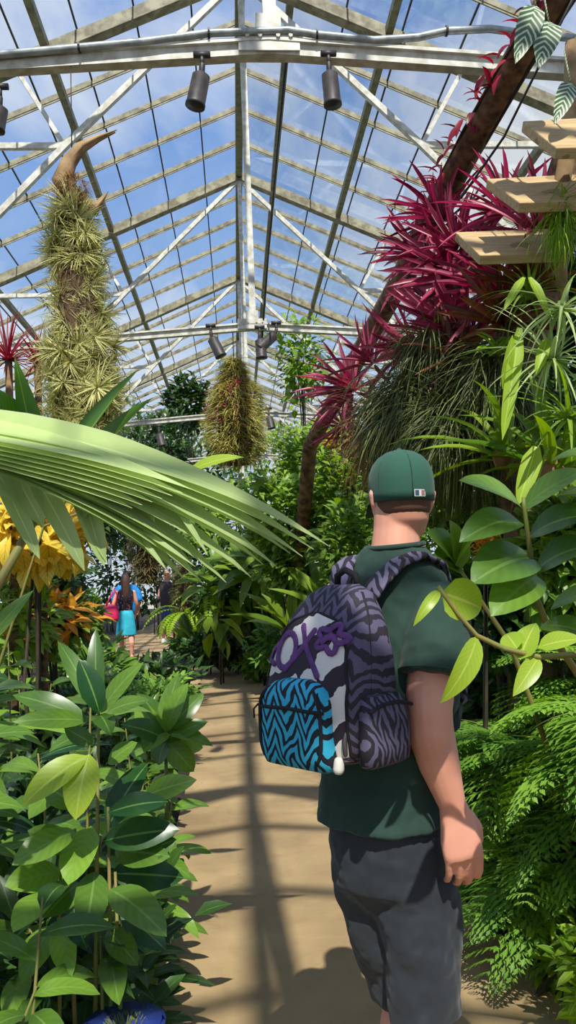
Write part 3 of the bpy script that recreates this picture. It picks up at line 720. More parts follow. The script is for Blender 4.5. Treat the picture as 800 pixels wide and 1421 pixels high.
# side pockets
for sg in (1, -1):
    sp_ = MB(); R = []
    for t, k, d in ((0, .8, .5), (.06, .97, .9), (.3, 1, 1.05), (.6, .98, 1), (.85, .92, .85), (1, .75, .5)):
        R.append(((BO[0]+sg*(.130+.016*d), -.258, 1.12+.145*t), (.020*d+.006, 0, 0), (0, .070*k, 0), 3.2))
    sp_.loft(R, 28); q_ = sp_.build('side_pocket', zebra('striped_side_nylon', lin(34, 29, 38), lin(96, 90, 116), 16, .02, .09, axis=1) if sg == 1 else M['zebra'], bp)
    zz = MB(); zz.tube([(BO[0]+sg*(.132+.016+.020), -.258+.068*s, 1.250-.012*s*s) for s in np.linspace(-1, 1, 9)], .004, 8); zz.build('zipper', M['blackcloth'], q_)
pl = MB(); pl.tube([(.120, -.350, 1.195), (.122, -.356, 1.18), (.123, -.356, 1.155)], [.004, .006, .005], 8, True); pl.build('zipper_pull', M['lamp'], bp)
pl = MB(); pl.tube([(.104, -.356, 1.138), (.104, -.358, 1.124)], [.011, .012], 10, True); pl.build('white_tag', M['white'], bp)
# straps
def ribbon(mb, pts, w, th, nrmls):
    R = []; P = [np.array(p, float) for p in pts]
    for i, p in enumerate(P):
        d = nrm(P[min(i+1, len(P)-1)]-P[max(0, i-1)]); n = np.array(nrmls[i], float); n = nrm(n-d*(n@d)); x = np.cross(d, n)
        R.append((p, x*w/2, n*th/2, 3.5))
    mb.loft(R, 16)
for sg in (1, -1):
    st = MB(); x0 = .045*sg
    P_ = [(x0, -.185, 1.455), (.060*sg, -.150, 1.500), (.085*sg, -.110, 1.540), (.104*sg, -.055, 1.558), (.106*sg, .005, 1.538), (.085*sg, .055, 1.49), (.066*sg, .090, 1.41), (.080*sg, .094, 1.30), (.120*sg, .060, 1.20)]
    N_ = [(0, -.8, .5), (0, -.7, .7), (0, -.45, .9), (.1*sg, 0, 1), (.1*sg, .4, .9), (0, .9, .4), (0, 1, 0), (0, 1, 0), (.4*sg, .9, 0)]
    ribbon(st, P_, .062, .014, N_); q_ = st.build('shoulder_strap', M['zebra_strap'], bp)
    st = MB(); ribbon(st, [(.120*sg, .060, 1.20), (.164*sg, -.02, 1.17), (.160*sg, -.10, 1.15), (.13*sg, -.17, 1.14)], .024, .004, [(sg, 0, 0)]*4); st.build('webbing', M['blackcloth'], q_)
hl = MB(); hl.tube([(-.032, -.19, 1.485), (-.028, -.195, 1.515), (0, -.198, 1.528), (.028, -.195, 1.515), (.032, -.19, 1.485)], .008, 10); hl.build('haul_loop', M['blackcloth'], bp)

# people far down the path
def small_person(loc, rz_, H, label, parts):
    root = empty('person', loc, rz_); tag(root, label, 'person'); k = H/1.7
    b = MB(); s = k
    fx_ = head_mesh(b, (0, .01*k, 1.58*k), parts.get('head', 0), .92*k)
    A = lambda *p: tuple(v*k for v in p)
    b.tube([A(0, 0, 1.36), A(0, 0, 1.5)], .05*k, 12, True)
    b.loft([RX(0, 0, .88*k, .14*k, .10*k), RX(0, 0, 1.05*k, .12*k, .085*k), RX(0, 0, 1.25*k, .15*k, .10*k), RX(0, 0, 1.36*k, .15*k, .08*k), RX(0, 0, 1.41*k, .08*k, .06*k)], 20)
    for sg in (-1, 1):
        el, wr = parts['arms'][(sg+1)//2]
        b.tube([A(sg*.16, 0, 1.35), A(*el), A(*wr)], [.045*k, .036*k, .024*k], 12, True)
        d = np.array(wr)-np.array(el); hand(b, A(*wr), d, (sg, 0, 0), (0, 1, 0), .9*k, .6)
        fy, fz_ = parts['feet'][(sg+1)//2]
        kn = ((fy)*.45+.03, .48)
        b.tube([A(sg*.085, 0, .88), A(sg*.08, kn[0], kn[1]), A(sg*.075, fy-.02, .3+fz_), A(sg*.07, fy, .08+fz_)], [.085*k, .055*k, .05*k, .032*k], 12, True)
        b.tube([A(sg*.07, fy-.02, .04+fz_), A(sg*.075, fy+.14, .03+fz_)], [.035*k, .028*k], 10, True)
    o = b.build('body', parts.get('skin', M['skin']), root); remesh(o, .009, 2)
    return root, k, fx_
# woman in a turquoise skirt
root, k, fx_ = small_person((at(176, 915, 15.6)[0], 15.6, 0), .25, 1.66, 'woman walking away in a black floral top and turquoise skirt, dark hair down her back',
    dict(arms=(((-.24, -.02, 1.12), (-.23, .12, .95)), ((.22, 0, 1.1), (.2, .1, .9))), feet=((.12, 0), (-.22, .08))))
c_ = MB(); c_.loft([RX(0, 0, .95*k, .135*k, .10*k), RX(0, 0, 1.05*k, .13*k, .095*k), RX(0, 0, 1.25*k, .16*k, .11*k), RX(0, 0, 1.36*k, .165*k, .09*k), RX(0, 0, 1.42*k, .09*k, .07*k)], 24)
def floral():
    t = NT('black_floral_cloth'); f = t.math('GREATER_THAN', t.noise(28, 2), .6)
    t.put(t.p.inputs['Base Color'], t.mix(f, lin(30, 26, 34), lin(150, 96, 110))); return t.m
c_.build('top', floral(), root)
c_ = MB(); c_.loft([RX(0, 0, .52*k, .20*k, .155*k), RX(0, 0, .54*k, .20*k, .155*k), RX(0, 0, .75*k, .18*k, .135*k), RX(0, 0, .92*k, .155*k, .12*k), RX(0, 0, 1.0*k, .13*k, .10*k)], 24)
c_.build('skirt', plain('turquoise_cloth', lin(52, 184, 206), .8, 0, lin(40, 160, 188), 12), root)
c_ = MB(); c_.loft([RX(0, -.06*k, 1.18*k, .05*k, .03*k), RX(0, -.075*k, 1.3*k, .075*k, .035*k), RX(0, -.07*k, 1.45*k, .085*k, .05*k), RX(0, -.02*k, 1.56*k, .085*k, .098*k), RX(0, -.015*k, 1.66*k, .078*k, .09*k), RX(0, -.01*k, 1.705*k, .045*k, .05*k)], 20)
c_.build('hair', M['hair'], root)
wp = np.array(root.location)
# pink shoulder bag
ob = wp+np.array([-.27, -.10, 0])
bag = empty('shoulder_bag', ob, .25); tag(bag, 'bright pink shoulder bag hanging at the woman\'s left side', 'bag')
c_ = MB(); c_.loft([((0, 0, .80), (.17, 0, 0), (0, .05, 0), 3), ((0, 0, .84), (.19, 0, 0), (0, .065, 0), 3), ((0, 0, .98), (.165, 0, 0), (0, .055, 0), 2.6), ((0, 0, 1.08), (.13, 0, 0), (0, .03, 0), 2.4), ((0, 0, 1.11), (.115, 0, 0), (0, .015, 0), 2.4)], 24)
pink = plain('pink_leather', lin(226, 44, 104), .5, 0, lin(200, 30, 88), 10)
c_.build('bag_body', pink, bag)
for yy in (-.02, .02):
    c_ = MB(); c_.tube([(-.08, yy, 1.08), (.02, yy, 1.28), (.09, yy*1.5, 1.38), (.13, yy, 1.28), (.10, yy, 1.08)], .014, 8); c_.build('bag_strap', pink, bag)
# man in blue ahead of her
root, k, fx_ = small_person((at(178, 905, 17.0)[0], 17.0, 0), 0, 1.72, 'person in a bright blue shirt and dark cap walking ahead of the woman', dict(arms=(((-.25, 0, 1.12), (-.22, .12, .92)), ((.25, 0, 1.12), (.22, .12, .92))), feet=((-.1, .03), (.12, 0))))
c_ = MB(); c_.loft([RX(0, 0, .86*k, .19*k, .13*k), RX(0, 0, 1.1*k, .18*k, .13*k), RX(0, 0, 1.3*k, .2*k, .13*k), RX(0, 0, 1.38*k, .19*k, .1*k), RX(0, 0, 1.45*k, .09*k, .075*k)], 24)
for sg in (-1, 1): c_.tube([(sg*.15*k, 0, 1.37*k), (sg*.22*k, 0, 1.27*k), (sg*.245*k, 0, 1.15*k)], [.07*k, .075*k, .08*k], 14, True)
remesh(c_.build('shirt', plain('blue_cloth', lin(28, 142, 222), .8, 0, lin(22, 120, 200), 10), root), .009, 3)
c_ = MB(); c_.loft([RX(0, 0, .5*k, .17*k, .11*k), RX(0, 0, .7*k, .175*k, .12*k), RX(0, 0, .92*k, .165*k, .12*k)], 24); c_.build('shorts', plain('navy_cloth', lin(34, 46, 84), .85), root)
c_ = MB(); c_.loft([RX(0, 0, 1.60*k, .082*k, .10*k), RX(0, 0, 1.66*k, .082*k, .10*k), RX(0, 0, 1.71*k, .06*k, .075*k), RX(0, 0, 1.73*k, .02*k, .03*k)], 20)
c_.tube([(0, .08*k, 1.61*k), (0, .15*k, 1.60*k)], [.055*k, .035*k], 12); c_.build('cap', plain('dark_blue_cap_cloth', lin(26, 40, 60), .8), root)
# third walker, mostly behind leaves
root, k, fx_ = small_person((at(234, 885, 19.8)[0], 19.8, 0), -.5, 1.74, 'walker with white sneakers and blue shorts half hidden by ferns', dict(arms=(((-.25, 0, 1.12), (-.2, .2, 1.05)), ((.25, 0, 1.12), (.22, .12, .92))), feet=((-.1, 0), (.15, .0))))
c_ = MB(); c_.loft([RX(0, 0, .86*k, .19*k, .13*k), RX(0, 0, 1.1*k, .18*k, .13*k), RX(0, 0, 1.3*k, .2*k, .13*k), RX(0, 0, 1.38*k, .19*k, .1*k), RX(0, 0, 1.45*k, .09*k, .075*k)], 24)
c_.build('shirt', plain('dusky_cloth', lin(66, 60, 66), .85), root)
c_ = MB(); c_.loft([RX(0, 0, .48*k, .18*k, .12*k), RX(0, 0, .7*k, .175*k, .12*k), RX(0, 0, .92*k, .165*k, .12*k)], 24); c_.build('shorts', plain('blue_shorts_cloth', lin(52, 78, 138), .85), root)
for sg, fy in ((-1, -.1), (1, .15)):
    c_ = MB(); xx = sg*.07*k
    c_.loft([((xx, (fy+.06)*k, .002), (.05, 0, 0), (0, .14, 0), 2.6), ((xx, (fy+.06)*k, .05), (.052, 0, 0), (0, .145, 0), 2.6), ((xx, (fy+.02)*k, .09), (.045, 0, 0), (0, .09, 0), 2.3), ((xx, fy*k, .12), (.045, 0, 0), (0, .06, 0), 2.2)], 18)
    c_.build('sneaker', M['white'], root)

# ------------------------------------------------------------------ plants
def px2m(w, Y): return w*Y/FPX
def plant_root(name, loc, label, cat, group=None):
    r_ = empty(name, loc); tag(r_, label, cat, group); return r_
def local(mb, loc):  # shift a buffer so it can hang under an Empty at loc
    mb.V = [v-np.asarray(loc, float) for v in mb.V]; return mb
def part(name, mb, mat, root):
    return local(mb, root.location[:]).build(name, mat, root)
def cane(mbs, mbl, base, top, n, L, W, droop=.9, tone=.5, start=.3, rad=.005, out=.9):
    W = W*1.02; n = int(n*1.3)
    base = np.array(base, float); top = np.array(top, float); mid = (base+top)/2+rng.normal(0, .03, 3)
    mbs.tube([base, mid, top], [rad*1.3, rad, rad*.6], 7)
    t = start+(1-start)*(np.arange(n)+.5)/n
    P = np.where(t[:, None] < .5, base+(mid-base)*t[:, None]*2, mid+(top-mid)*(t[:, None]*2-1))
    az = np.arange(n)*2.3+rng.random()*6+rng.normal(0, .3, n)
    up_ = (t-.45)*1.1
    D = np.stack([np.cos(az)*out, np.sin(az)*out, up_], 1)
    leaves(mbl, P, D, L*(.65+.5*rng.random(n)), W*(.8+.35*rng.random(n)), droop*(.6+.8*rng.random(n)), 'ellip', 7, .1, np.clip(tone+rng.normal(0, .2, n), 0, 1), wave=.12)
def cane_plant(label, x, y, hts, n, L, W, mat='ginger', spread=.12, name='ginger_plant', cat='plant', group=None, tone=.45, droop=.9, start=.25, out=.9):
    root = plant_root(name, (x, y, 0), label, cat, group); s1, l1 = MB(), MB()
    for h in hts:
        a = random.random()*6.28; q = random.random()*spread
        cane(s1, l1, (x+q*math.cos(a)*.6, y+q*math.sin(a)*.6, -.03), (x+q*math.cos(a)*2, y+q*math.sin(a)*2, h), n, L, W, droop, tone, start, out=out)
    part('stem', s1, M['stem'], root); part('foliage', l1, M[mat], root); return root
def bush(label, x, y, z, rx, ry, rz_, n, L, W, mat='mid', name='shrub', cat='shrub', group=None, tone=.5, droop=.6, seg=3, shape='ovate', inner=.5, stems=4, fold=.15):
    root = plant_root(name, (x, y, 0), label, cat, group); l1, s1 = MB(), MB(); c = np.array([x, y, z])
    d = nrm(rng.normal(size=(n, 3))); rad = inner+(1-inner)*rng.random(n)**.6
    lump = 1+.22*np.sin(d[:, 0]*6+x*3)*np.cos(d[:, 2]*7+y)+.12*np.sin(d[:, 1]*11)
    P = c+d*(rad*lump)[:, None]*np.array([rx, ry, rz_]); P[:, 2] = np.maximum(P[:, 2], .02)
    D = nrm(d*.8+rng.normal(0, .55, (n, 3))+np.array([0, 0, .25]))
    leaves(l1, P, D, L*(.6+.7*rng.random(n)), W*(.7+.6*rng.random(n)), droop*(.4+1.2*rng.random(n)), shape, seg, fold, np.clip(tone+rng.normal(0, .22, n), 0, 1))
    for k in range(stems):
        q = nrm(rng.normal(size=3))*np.array([rx, ry, rz_])*.5; b0 = np.array([x+rng.normal()*.06, y+rng.normal()*.06, -.05])
        s1.tube([b0, (b0+c)/2+rng.normal(0, .04, 3), c+q*.3, c+q*1.2], [.014, .012, .009, .004], 6)
    part('stem', s1, M['darkstem'], root); part('foliage', l1, M[mat], root); return root
def bush_px(label, px, py, Y, wx, wy, n, Lp, mat='mid', dep=None, **k):
    p = at(px, py, Y); rx, rz_ = px2m(wx, Y), px2m(wy, Y); L = px2m(Lp, Y)
    return bush(label, p[0], Y, p[2], rx, dep or rx*.8, rz_, n, L, L*k.pop('ar', .5), mat, **k)
def fern(label, x, y, z, nf, L, droop, pl, pw, mat='fern', name='fern', bi=False, tone=.5, elev=(.4, 1.2), az=None, n=18, group=None, pdroop=.4, cat='fern'):
    root = plant_root(name, (x, y, z), label, cat, group); l1, s1 = MB(), MB()
    for k in range(nf):
        a = (k*2.4+random.random()*.5) if az is None else az[0]+(az[1]-az[0])*random.random(); e_ = elev[0]+(elev[1]-elev[0])*random.random()
        frond(l1, (x+.03*math.cos(a), y+.03*math.sin(a), z), (math.cos(a)*math.cos(e_), math.sin(a)*math.cos(e_), math.sin(e_)), L*(.75+.4*random.random()), droop*(.8+.4*random.random()), n, pl, pw, min(1, max(0, tone+random.gauss(0, .12))), bi, pdroop, .12, .45, s1)
    part('rachis', s1, M['stem'], root); part('foliage', l1, M[mat], root); return root
def rosette(label, x, y, z, n, L, W, mat, name, cat, elev=(.1, 1.3), droop=.7, shape='strap', tone=.5, group=None, seg=6, fold=.25, crown=True, axis=None, wave=0):
    root = plant_root(name, (x, y, z), label, cat, group); l1 = MB()
    a = np.arange(n)*2.4+rng.normal(0, .15, n); e_ = np.linspace(elev[0], elev[1], n)+rng.normal(0, .08, n)
    D = np.stack([np.cos(a)*np.cos(e_), np.sin(a)*np.cos(e_), np.sin(e_)], 1)
    P = np.array([[x, y, z]])+D*.01*np.array([1, 1, .3])
    leaves(l1, P, D, L*(.7+.4*rng.random(n)), W*(.8+.3*rng.random(n)), droop*(.6+.7*rng.random(n)), shape, seg, fold, np.clip(tone+rng.normal(0, .22, n), 0, 1), wave=wave)
    part('foliage', l1, M[mat], root)
    if crown:
        c_ = MB(); c_.loft([((x, y, z-L*.06), (W*.8, 0, 0), (0, W*.8, 0)), ((x, y, z+L*.04), (W*1.1, 0, 0), (0, W*1.1, 0)), ((x, y, z+L*.12), (W*.5, 0, 0), (0, W*.5, 0))], 10); part('crown', c_, M['brownleaf'] if mat == 'nest' else M[mat], root)
    return root

# --- near left: ginger plant with its individually set leaves
gy = 2.3
rt = plant_root('ginger_plant', at(128, 1500, gy)*np.array([1, 1, 0]), 'big glossy-leaved ginger plant nearest the camera at the path\'s left edge', 'plant')
lm, ll, st = MB(), MB(), MB()
stem_top = at(137, 985, gy)
for dx, tp in ((0, (137, 985)), (.03, (150, 1120)), (-.03, (104, 1150)), (.05, (160, 1210)), (-.05, (84, 1210)), (.02, (140, 1300))):
    b0 = np.array([rt.location[0]+dx, gy+rng.normal()*.03, -.03]); t0 = at(*tp, gy); st.tube([b0, (b0+t0)/2+(dx*.4, 0, 0), t0], [.008, .006, .004], 8)
KEY = [(135, 989, 86, 886, 27), (135, 987, 133, 872, 24), (138, 989, 118, 912, 33), (140, 989, 197, 918, 27), (148, 989, 207, 970, 22), (137, 992, 161, 1015, 28), (122, 1000, 18, 962, 32), (120, 1000, 20, 1010, 26), (129, 1032, 86, 1015, 24), (104, 1155, 16, 1198, 40), (128, 1149, 90, 1226, 48), (143, 1167, 249, 1155, 42), (153, 1212, 255, 1224, 42), (153, 1234, 239, 1288, 46), (132, 1210, 130, 1300, 42), (110, 1225, 60, 1272, 44), (84, 1210, 8, 1232, 42), (72, 1284, 30, 1364, 38), (102, 1252, 107, 1322, 32), (84, 1276, 92, 1360, 34), (150, 1290, 190, 1340, 34), (153, 1320, 165, 1392, 36), (34, 1350, 12, 1420, 34), (50, 1372, 60, 1440, 30), (150, 1128, 233, 1107, 34), (150, 1150, 197, 1055, 46), (200, 1105, 273, 1087, 30), (190, 1190, 245, 1167, 32), (84, 1090, 40, 1135, 30), (100, 1180, 40, 1150, 36), (70, 1240, 14, 1290, 40), (168, 1260, 230, 1320, 36), (110, 1120, 60, 1090, 34), (160, 1180, 232, 1196, 40), (150, 1060, 190, 1030, 26)]
for (a, b_, c, d, w_) in KEY:
    ya = gy+rng.normal()*.05; down = (d-b_)/max(20, math.hypot(c-a, d-b_))
    leaf_px(lm, (a, b_, ya), (c, d, ya-.10*down-.05+rng.normal()*.05), px2m(w_, gy)*1.03, .6, min(1, max(0, .45+rng.normal()*.3)), 'ellip', 10, .08, roll=rng.normal()*.25, wave=.06)
for (a, b_, c, d, w_) in ((120, 1049, 30, 1117, 36), (124, 1047, 104, 1137, 40)):
    leaf_px(ll, (a, b_, 2.2), (c, d, 2.12), px2m(w_, 2.2)*1.15, .7, .7, 'ellip', 9, .1)
part('stem', st, M['stem'], rt); part('foliage', lm, M['ginger'], rt); fo = part('young_leaves', ll, M['lime'], rt); fo['label'] = 'pair of yellow-green young leaves'
rt = plant_root('ginger_plant', (at(230, 1400, 3.3)[0]-.06, 3.3, 0), 'ginger plant with a small rosette top leaning over the path edge', 'plant')
lm, st = MB(), MB(); tp = at(230, 1022, 3.3); st.tube([(rt.location[0], 3.3, -.03), at(232, 1150, 3.3), tp], [.011, .009, .006], 8)
for (c, d, w_) in ((298, 1027, 18), (290, 968, 20), (255, 945, 22), (232, 935, 24), (178, 985, 26), (170, 1010, 24), (205, 955, 24), (288, 1000, 20), (215, 1060, 26), (265, 1075, 26), (196, 1040, 26), (282, 1045, 18)):
    leaf_px(lm, (231, 1022+rng.integers(-8, 16), 3.3), (c, d, 3.3+rng.normal()*.12), px2m(w_, 3.3)*1.3, .7, min(1, max(0, .5+rng.normal()*.2)), 'ellip', 8, .12, roll=rng.normal()*.3)
cane(st, lm, (rt.location[0]+.02, 3.28, -.03), at(240, 1090, 3.25), 12, .20, .055)
cane(st, lm, (rt.location[0]-.05, 3.2, -.03), at(215, 1130, 3.2), 12, .22, .06)
part('stem', st, M['stem'], rt); part('foliage', lm, M['ginger'], rt)
GL = [('ginger plant with dark leaves crowding the left edge of the picture', -.78, 2.35, (1.25, 1.1, .8), 14, .23, .058),
      ('low ginger plant between the near big plant and the left picture edge', -.62, 2.05, (.75, .55), 10, .22, .06),
      ('ginger plant right behind the nearest big ginger plant', -.52, 2.75, (1.15, .95, .7, .5), 15, .23, .06),
      ('ginger plant two rows behind the nearest one', -.95, 3.0, (1.3, 1.15, .9, .6), 15, .25, .062),
      ('shorter ginger plant at the path edge behind the rosette-topped one', -.55, 4.2, (.8, .65, .5, .35), 13, .24, .06),
      ('ginger plant in the bed behind the second row', -1.25, 4.3, (1.25, 1.0, .8, .6), 14, .27, .065),
      ('dark ginger plant low at the path edge below the rosette-topped plant', -.40, 2.78, (.55, .42, .32), 10, .2, .055)]
GL += [('ginger plant filling the bed left of the nearest big ginger, lower', -.85, 2.1, (.85, .7, .55), 16, .22, .06), ('ginger plant in the shade at the foot of the second row', -.7, 3.3, (.8, .7, .6, .5), 16, .23, .06), ('ginger plant at the path edge under the overhanging rosette', -.46, 3.7, (.5, .42, .4), 13, .22, .06), ('ginger plant by the path well behind the rosette-topped one', -.6, 5.0, (.7, .6, .5, .4), 13, .24, .06), ('ginger plant in the left bed level with the yellow croton', -1.3, 5.2, (1.0, .9, .7, .6), 14, .27, .065)]
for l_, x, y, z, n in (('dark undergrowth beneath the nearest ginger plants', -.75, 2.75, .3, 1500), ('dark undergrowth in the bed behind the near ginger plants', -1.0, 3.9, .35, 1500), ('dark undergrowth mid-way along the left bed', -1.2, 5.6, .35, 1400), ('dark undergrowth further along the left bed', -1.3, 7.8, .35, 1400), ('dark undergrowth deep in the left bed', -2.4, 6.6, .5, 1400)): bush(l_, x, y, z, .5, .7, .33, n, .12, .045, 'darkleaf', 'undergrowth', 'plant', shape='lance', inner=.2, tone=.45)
for l_, x, y, h_, n, L, W in GL: cane_plant(l_, x, y, h_, n, L, W, droop=1.0, start=.15)
# grey-green blade poking in from the left edge
rt = plant_root('leafy_plant', (-.66, 1.75, 0), 'plant with a long grey-green blade poking in from the left edge', 'plant'); lm, st = MB(), MB()
st.tube([(-.66, 1.75, -.03), at(-60, 1000, 1.75), at(-30, 915, 1.75)], [.01, .008, .006], 8)
leaf_px(lm, (-30, 905, 1.75), (46, 818, 1.8), .045, .3, .4, 'lance', 8, .1); leaf_px(lm, (-30, 925, 1.75), (-60, 830, 1.7), .05, .5, .4, 'lance', 8, .1)
part('stem', st, M['stem'], rt); part('foliage', lm, M['ginger'], rt)
# blue pot with moss
p0 = at(172, 1390, 2.22); px_, py_ = p0[0], 2.22
pot = plant_root('plant_pot', (px_, py_, 0), 'glazed blue plant pot at the bottom beside the ginger plant', 'pot'); mb = MB()
mb.tube([(px_, py_, 0), (px_, py_, .01), (px_, py_, .16), (px_, py_, .30), (px_, py_, .34), (px_, py_, .375), (px_, py_, .378), (px_, py_, .355), (px_, py_, .3)], [.06, .07, .088, .097, .098, .108, .098, .092, .088], 28)
part('pot_body', mb, plain('blue_glaze', lin(52, 72, 150), .2, 0, lin(40, 56, 128), 8), pot)
mb = MB(); d = sphere_dirs(500, 0); leaves(mb, np.array([px_, py_, .325])+d*np.array([.08, .08, .05]), d, .02, .006, .5, 'blade', 2); o = mb.build('moss', M['grass'], None, True, (px_, py_, .325)); tag(o, 'clump of moss growing in the blue pot', 'moss', None, 'stuff')

# small pale ground plants and low leaves by the path further on
for i, (l_, px, py, Y, r_, n, Lp, mt) in enumerate([('pale green low ground plant beyond the rosette-topped ginger', 225, 965, 6.5, 50, 500, 14, 'fern'), ('dark low leafy plant spreading under the walking woman', 215, 945, 10, 60, 500, 20, 'darkleaf'), ('low mixed plant at the left path edge mid-way', 200, 1010, 5.2, 55, 500, 22, 'ginger'), ('dark-leaved plant in the left bed before the people', 120, 930, 9, 60, 500, 26, 'ginger')]):
    bush_px(l_, px, py, Y, r_, r_*.5, n, Lp, mt, ar=.35, stems=3, shape='lance', inner=.2)
# left bed, middle distance
bush_px('yellow-leaved croton bush under the big palm frond', 45, 745, 5.2, 72, 40, 260, 44, 'yellow', ar=.45, shape='lance', droop=1.2)
bush_px('orange and yellow leafy bush low in the left bed', 62, 855, 6.9, 62, 26, 150, 26, 'orange', ar=.45, shape='lance')
bush_px('green shrub mixed into the orange-leaved bush', 70, 858, 7.1, 50, 34, 500, 24, 'mid', tone=.3)
bush_px('light green shrub at the left edge behind the ginger plants', 20, 855, 5.6, 60, 60, 500, 24, 'mid', ar=.35, tone=.75, shape='lance')
bush_px('dark leafy shrub below the yellow croton', 20, 820, 7.2, 84, 70, 1100, 24, 'darkleaf')
bush_px('dark shrub left of the walking people', 72, 800, 12, 44, 80, 1100, 14, 'darkleaf')
bush_px('small green shrub left of the woman\'s legs', 118, 868, 13.5, 26, 40, 600, 13, 'mid')
for i, (l_, x, y, nf) in enumerate([('drooping feathery fern in the left bed behind the ginger plants', -1.9, 6.2, 12), ('feathery fern further back in the left bed', -2.6, 8.2, 12), ('wide arching fern near the left greenhouse side', -3.2, 6.8, 12)]):
    fern(l_, x, y, .5, nf, 1.0, 1.3, .16, .022, 'fern', tone=.35, n=22)
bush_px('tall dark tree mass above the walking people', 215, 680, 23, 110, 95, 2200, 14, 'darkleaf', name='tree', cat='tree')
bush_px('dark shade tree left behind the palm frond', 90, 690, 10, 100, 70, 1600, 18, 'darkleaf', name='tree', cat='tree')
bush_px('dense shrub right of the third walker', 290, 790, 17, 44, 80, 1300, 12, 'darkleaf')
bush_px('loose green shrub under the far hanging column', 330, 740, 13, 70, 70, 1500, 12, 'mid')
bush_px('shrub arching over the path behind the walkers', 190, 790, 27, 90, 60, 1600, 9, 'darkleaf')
bush_px('background tree left of the far hanging column', 262, 560, 20, 34, 40, 900, 12, 'darkleaf', name='tree', cat='tree', inner=.3)
bush_px('thin background tree below the second tie beam at the left', 235, 620, 17, 28, 50, 500, 12, 'darkleaf', name='tree', cat='tree')
bush_px('background tree behind the red bromeliads', 418, 500, 13, 40, 66, 520, 14, 'mid', name='tree', cat='tree', inner=.15)
bush_px('bright background tree far down the centre', 400, 640, 26, 120, 50, 2200, 9, 'mid', name='tree', cat='tree')
bush_px('tall dark tree far down the left side', 150, 640, 26, 120, 90, 2500, 9, 'darkleaf', name='tree', cat='tree')
bush_px('broad tree far down the right side', 560, 650, 22, 140, 110, 2500, 10, 'darkleaf', name='tree', cat='tree')
# centre: bright sunlit shrubs behind the man's left
C_ = [('tall bright green shrub above the yellow flower spike', 440, 660, 10.5, 62, 70, 2400, 13, 'mid', .65), ('bright leafy shrub directly left of the man\'s cap', 485, 690, 9.2, 55, 80, 2400, 14, 'mid', .6), ('sunlit shrub left of the yellow flower spike', 395, 720, 9.6, 55, 60, 1800, 14, 'mid', .55), ('low sunlit shrub behind the nest ferns', 430, 780, 9.8, 70, 45, 1600, 16, 'mid', .5), ('dark leafy shrub beneath the bright centre shrubs', 350, 830, 12.5, 70, 65, 1700, 13, 'darkleaf', .6), ('fine-leaved shrub right beside the backpack', 500, 780, 7.5, 60, 90, 1800, 16, 'mid', .4)]
for l_, px, py, Y, a, b_, n, Lp, mt, tn in C_: bush_px(l_, px, py, Y, a, b_, n, Lp, mt, tone=tn)
bush_px('low dark green groundcover along the far path edge', 350, 900, 13.3, 62, 26, 1500, 10, 'mid', tone=.2, stems=2)
bush_px('low fern-like groundcover left of the backpack', 400, 900, 10.5, 50, 34, 1200, 12, 'fern', tone=.3, stems=2)
bush_px('low groundcover at the bend of the path below the hanging lobed fern', 295, 902, 13.0, 45, 20, 900, 12, 'darkleaf', tone=.5, stems=1, inner=.2)
bush_px('low groundcover nearest the white sneakers', 262, 896, 14.8, 26, 16, 500, 11, 'mid', tone=.3, stems=1, inner=.2)
bush_px('low groundcover between the nest ferns and the path', 365, 925, 11.8, 30, 16, 600, 12, 'mid', tone=.3, stems=1, inner=.2)
# nest ferns
for i, (l_, px, py, Y, L, n) in enumerate([('bird\'s nest fern with upright straps left of the backpack', 405, 880, 9.6, .85, 20), ('bird\'s nest fern behind the first one, nearer the man', 452, 850, 9.0, .8, 18), ('bird\'s nest fern left of centre below the dark shrub', 345, 880, 12.4, .85, 18), ('bird\'s nest fern with wide fronds beside the walkers', 268, 895, 14.6, .95, 16)]):
    p = at(px, py, Y); rosette(l_, p[0], Y, p[2], n, L, .13, 'nest', 'nest_fern', 'fern', (.5, 1.4), .55, 'lance', .55, wave=.12, seg=7)
for i, (l_, px, py, Y) in enumerate([('bright lobed fern hanging over the path right of the walkers', 298, 830, 12.2), ('small bright hanging fern nearest the white sneakers', 258, 850, 13.0)]):
    p = at(px, py, Y); fern(l_, p[0], Y, p[2], 12, .75, 2.1, .11, .05, 'brightfern', tone=.6, elev=(.2, 1.0), n=16, az=(PI*.9, PI*2.1))
# broad green leafy patch (heart leaves) behind the frond tips
bush_px('big-leaved green plant under the palm frond tips', 365, 790, 11.5, 50, 30, 160, 40, 'nest', ar=.5, shape='ovate', stems=3)
bush_px('broad-leaved plant hanging down right of the walkers', 305, 830, 11.8, 26, 60, 60, 44, 'nest', ar=.35, shape='lance', droop=1.2, stems=2)
# yellow flower spike and orange flowers
def flower(label, px, py, Y, wpx, hpx, n, mat, name, cat):
    p = at(px, py, Y); root = plant_root(name, p, label, cat); mb, st = MB(), MB(); r_ = px2m(wpx, Y); h_ = px2m(hpx, Y)
    st.tube([p-(0, 0, h_*1.5), p+(0, 0, h_)], [.01, .006], 6); z = rng.uniform(-1, 1, n); a = rng.random(n)*6.28
    P = p+np.stack([np.cos(a)*r_*.3, np.sin(a)*r_*.3, z*h_], 1); D = np.stack([np.cos(a), np.sin(a), .6+0*a], 1)
    leaves(mb, P, D, r_*.8, r_*.35, .6, 'ovate', 3, .2, rng.random(n)); part('stalk', st, M['stem'], root); part('petals', mb, M[mat], root)
flower('pale yellow flower spike left of the man\'s shoulder', 455, 752, 8.4, 14, 20, 70, 'yellow', 'flower_spike', 'flower')
flower('small orange flower in the shrubs under the red bromeliads', 458, 613, 9.0, 12, 7, 26, 'orange', 'flower', 'flower')
flower('tiny orange flower spray low in the centre shrubs', 372, 735, 9.4, 8, 6, 18, 'orange', 'flower', 'flower')

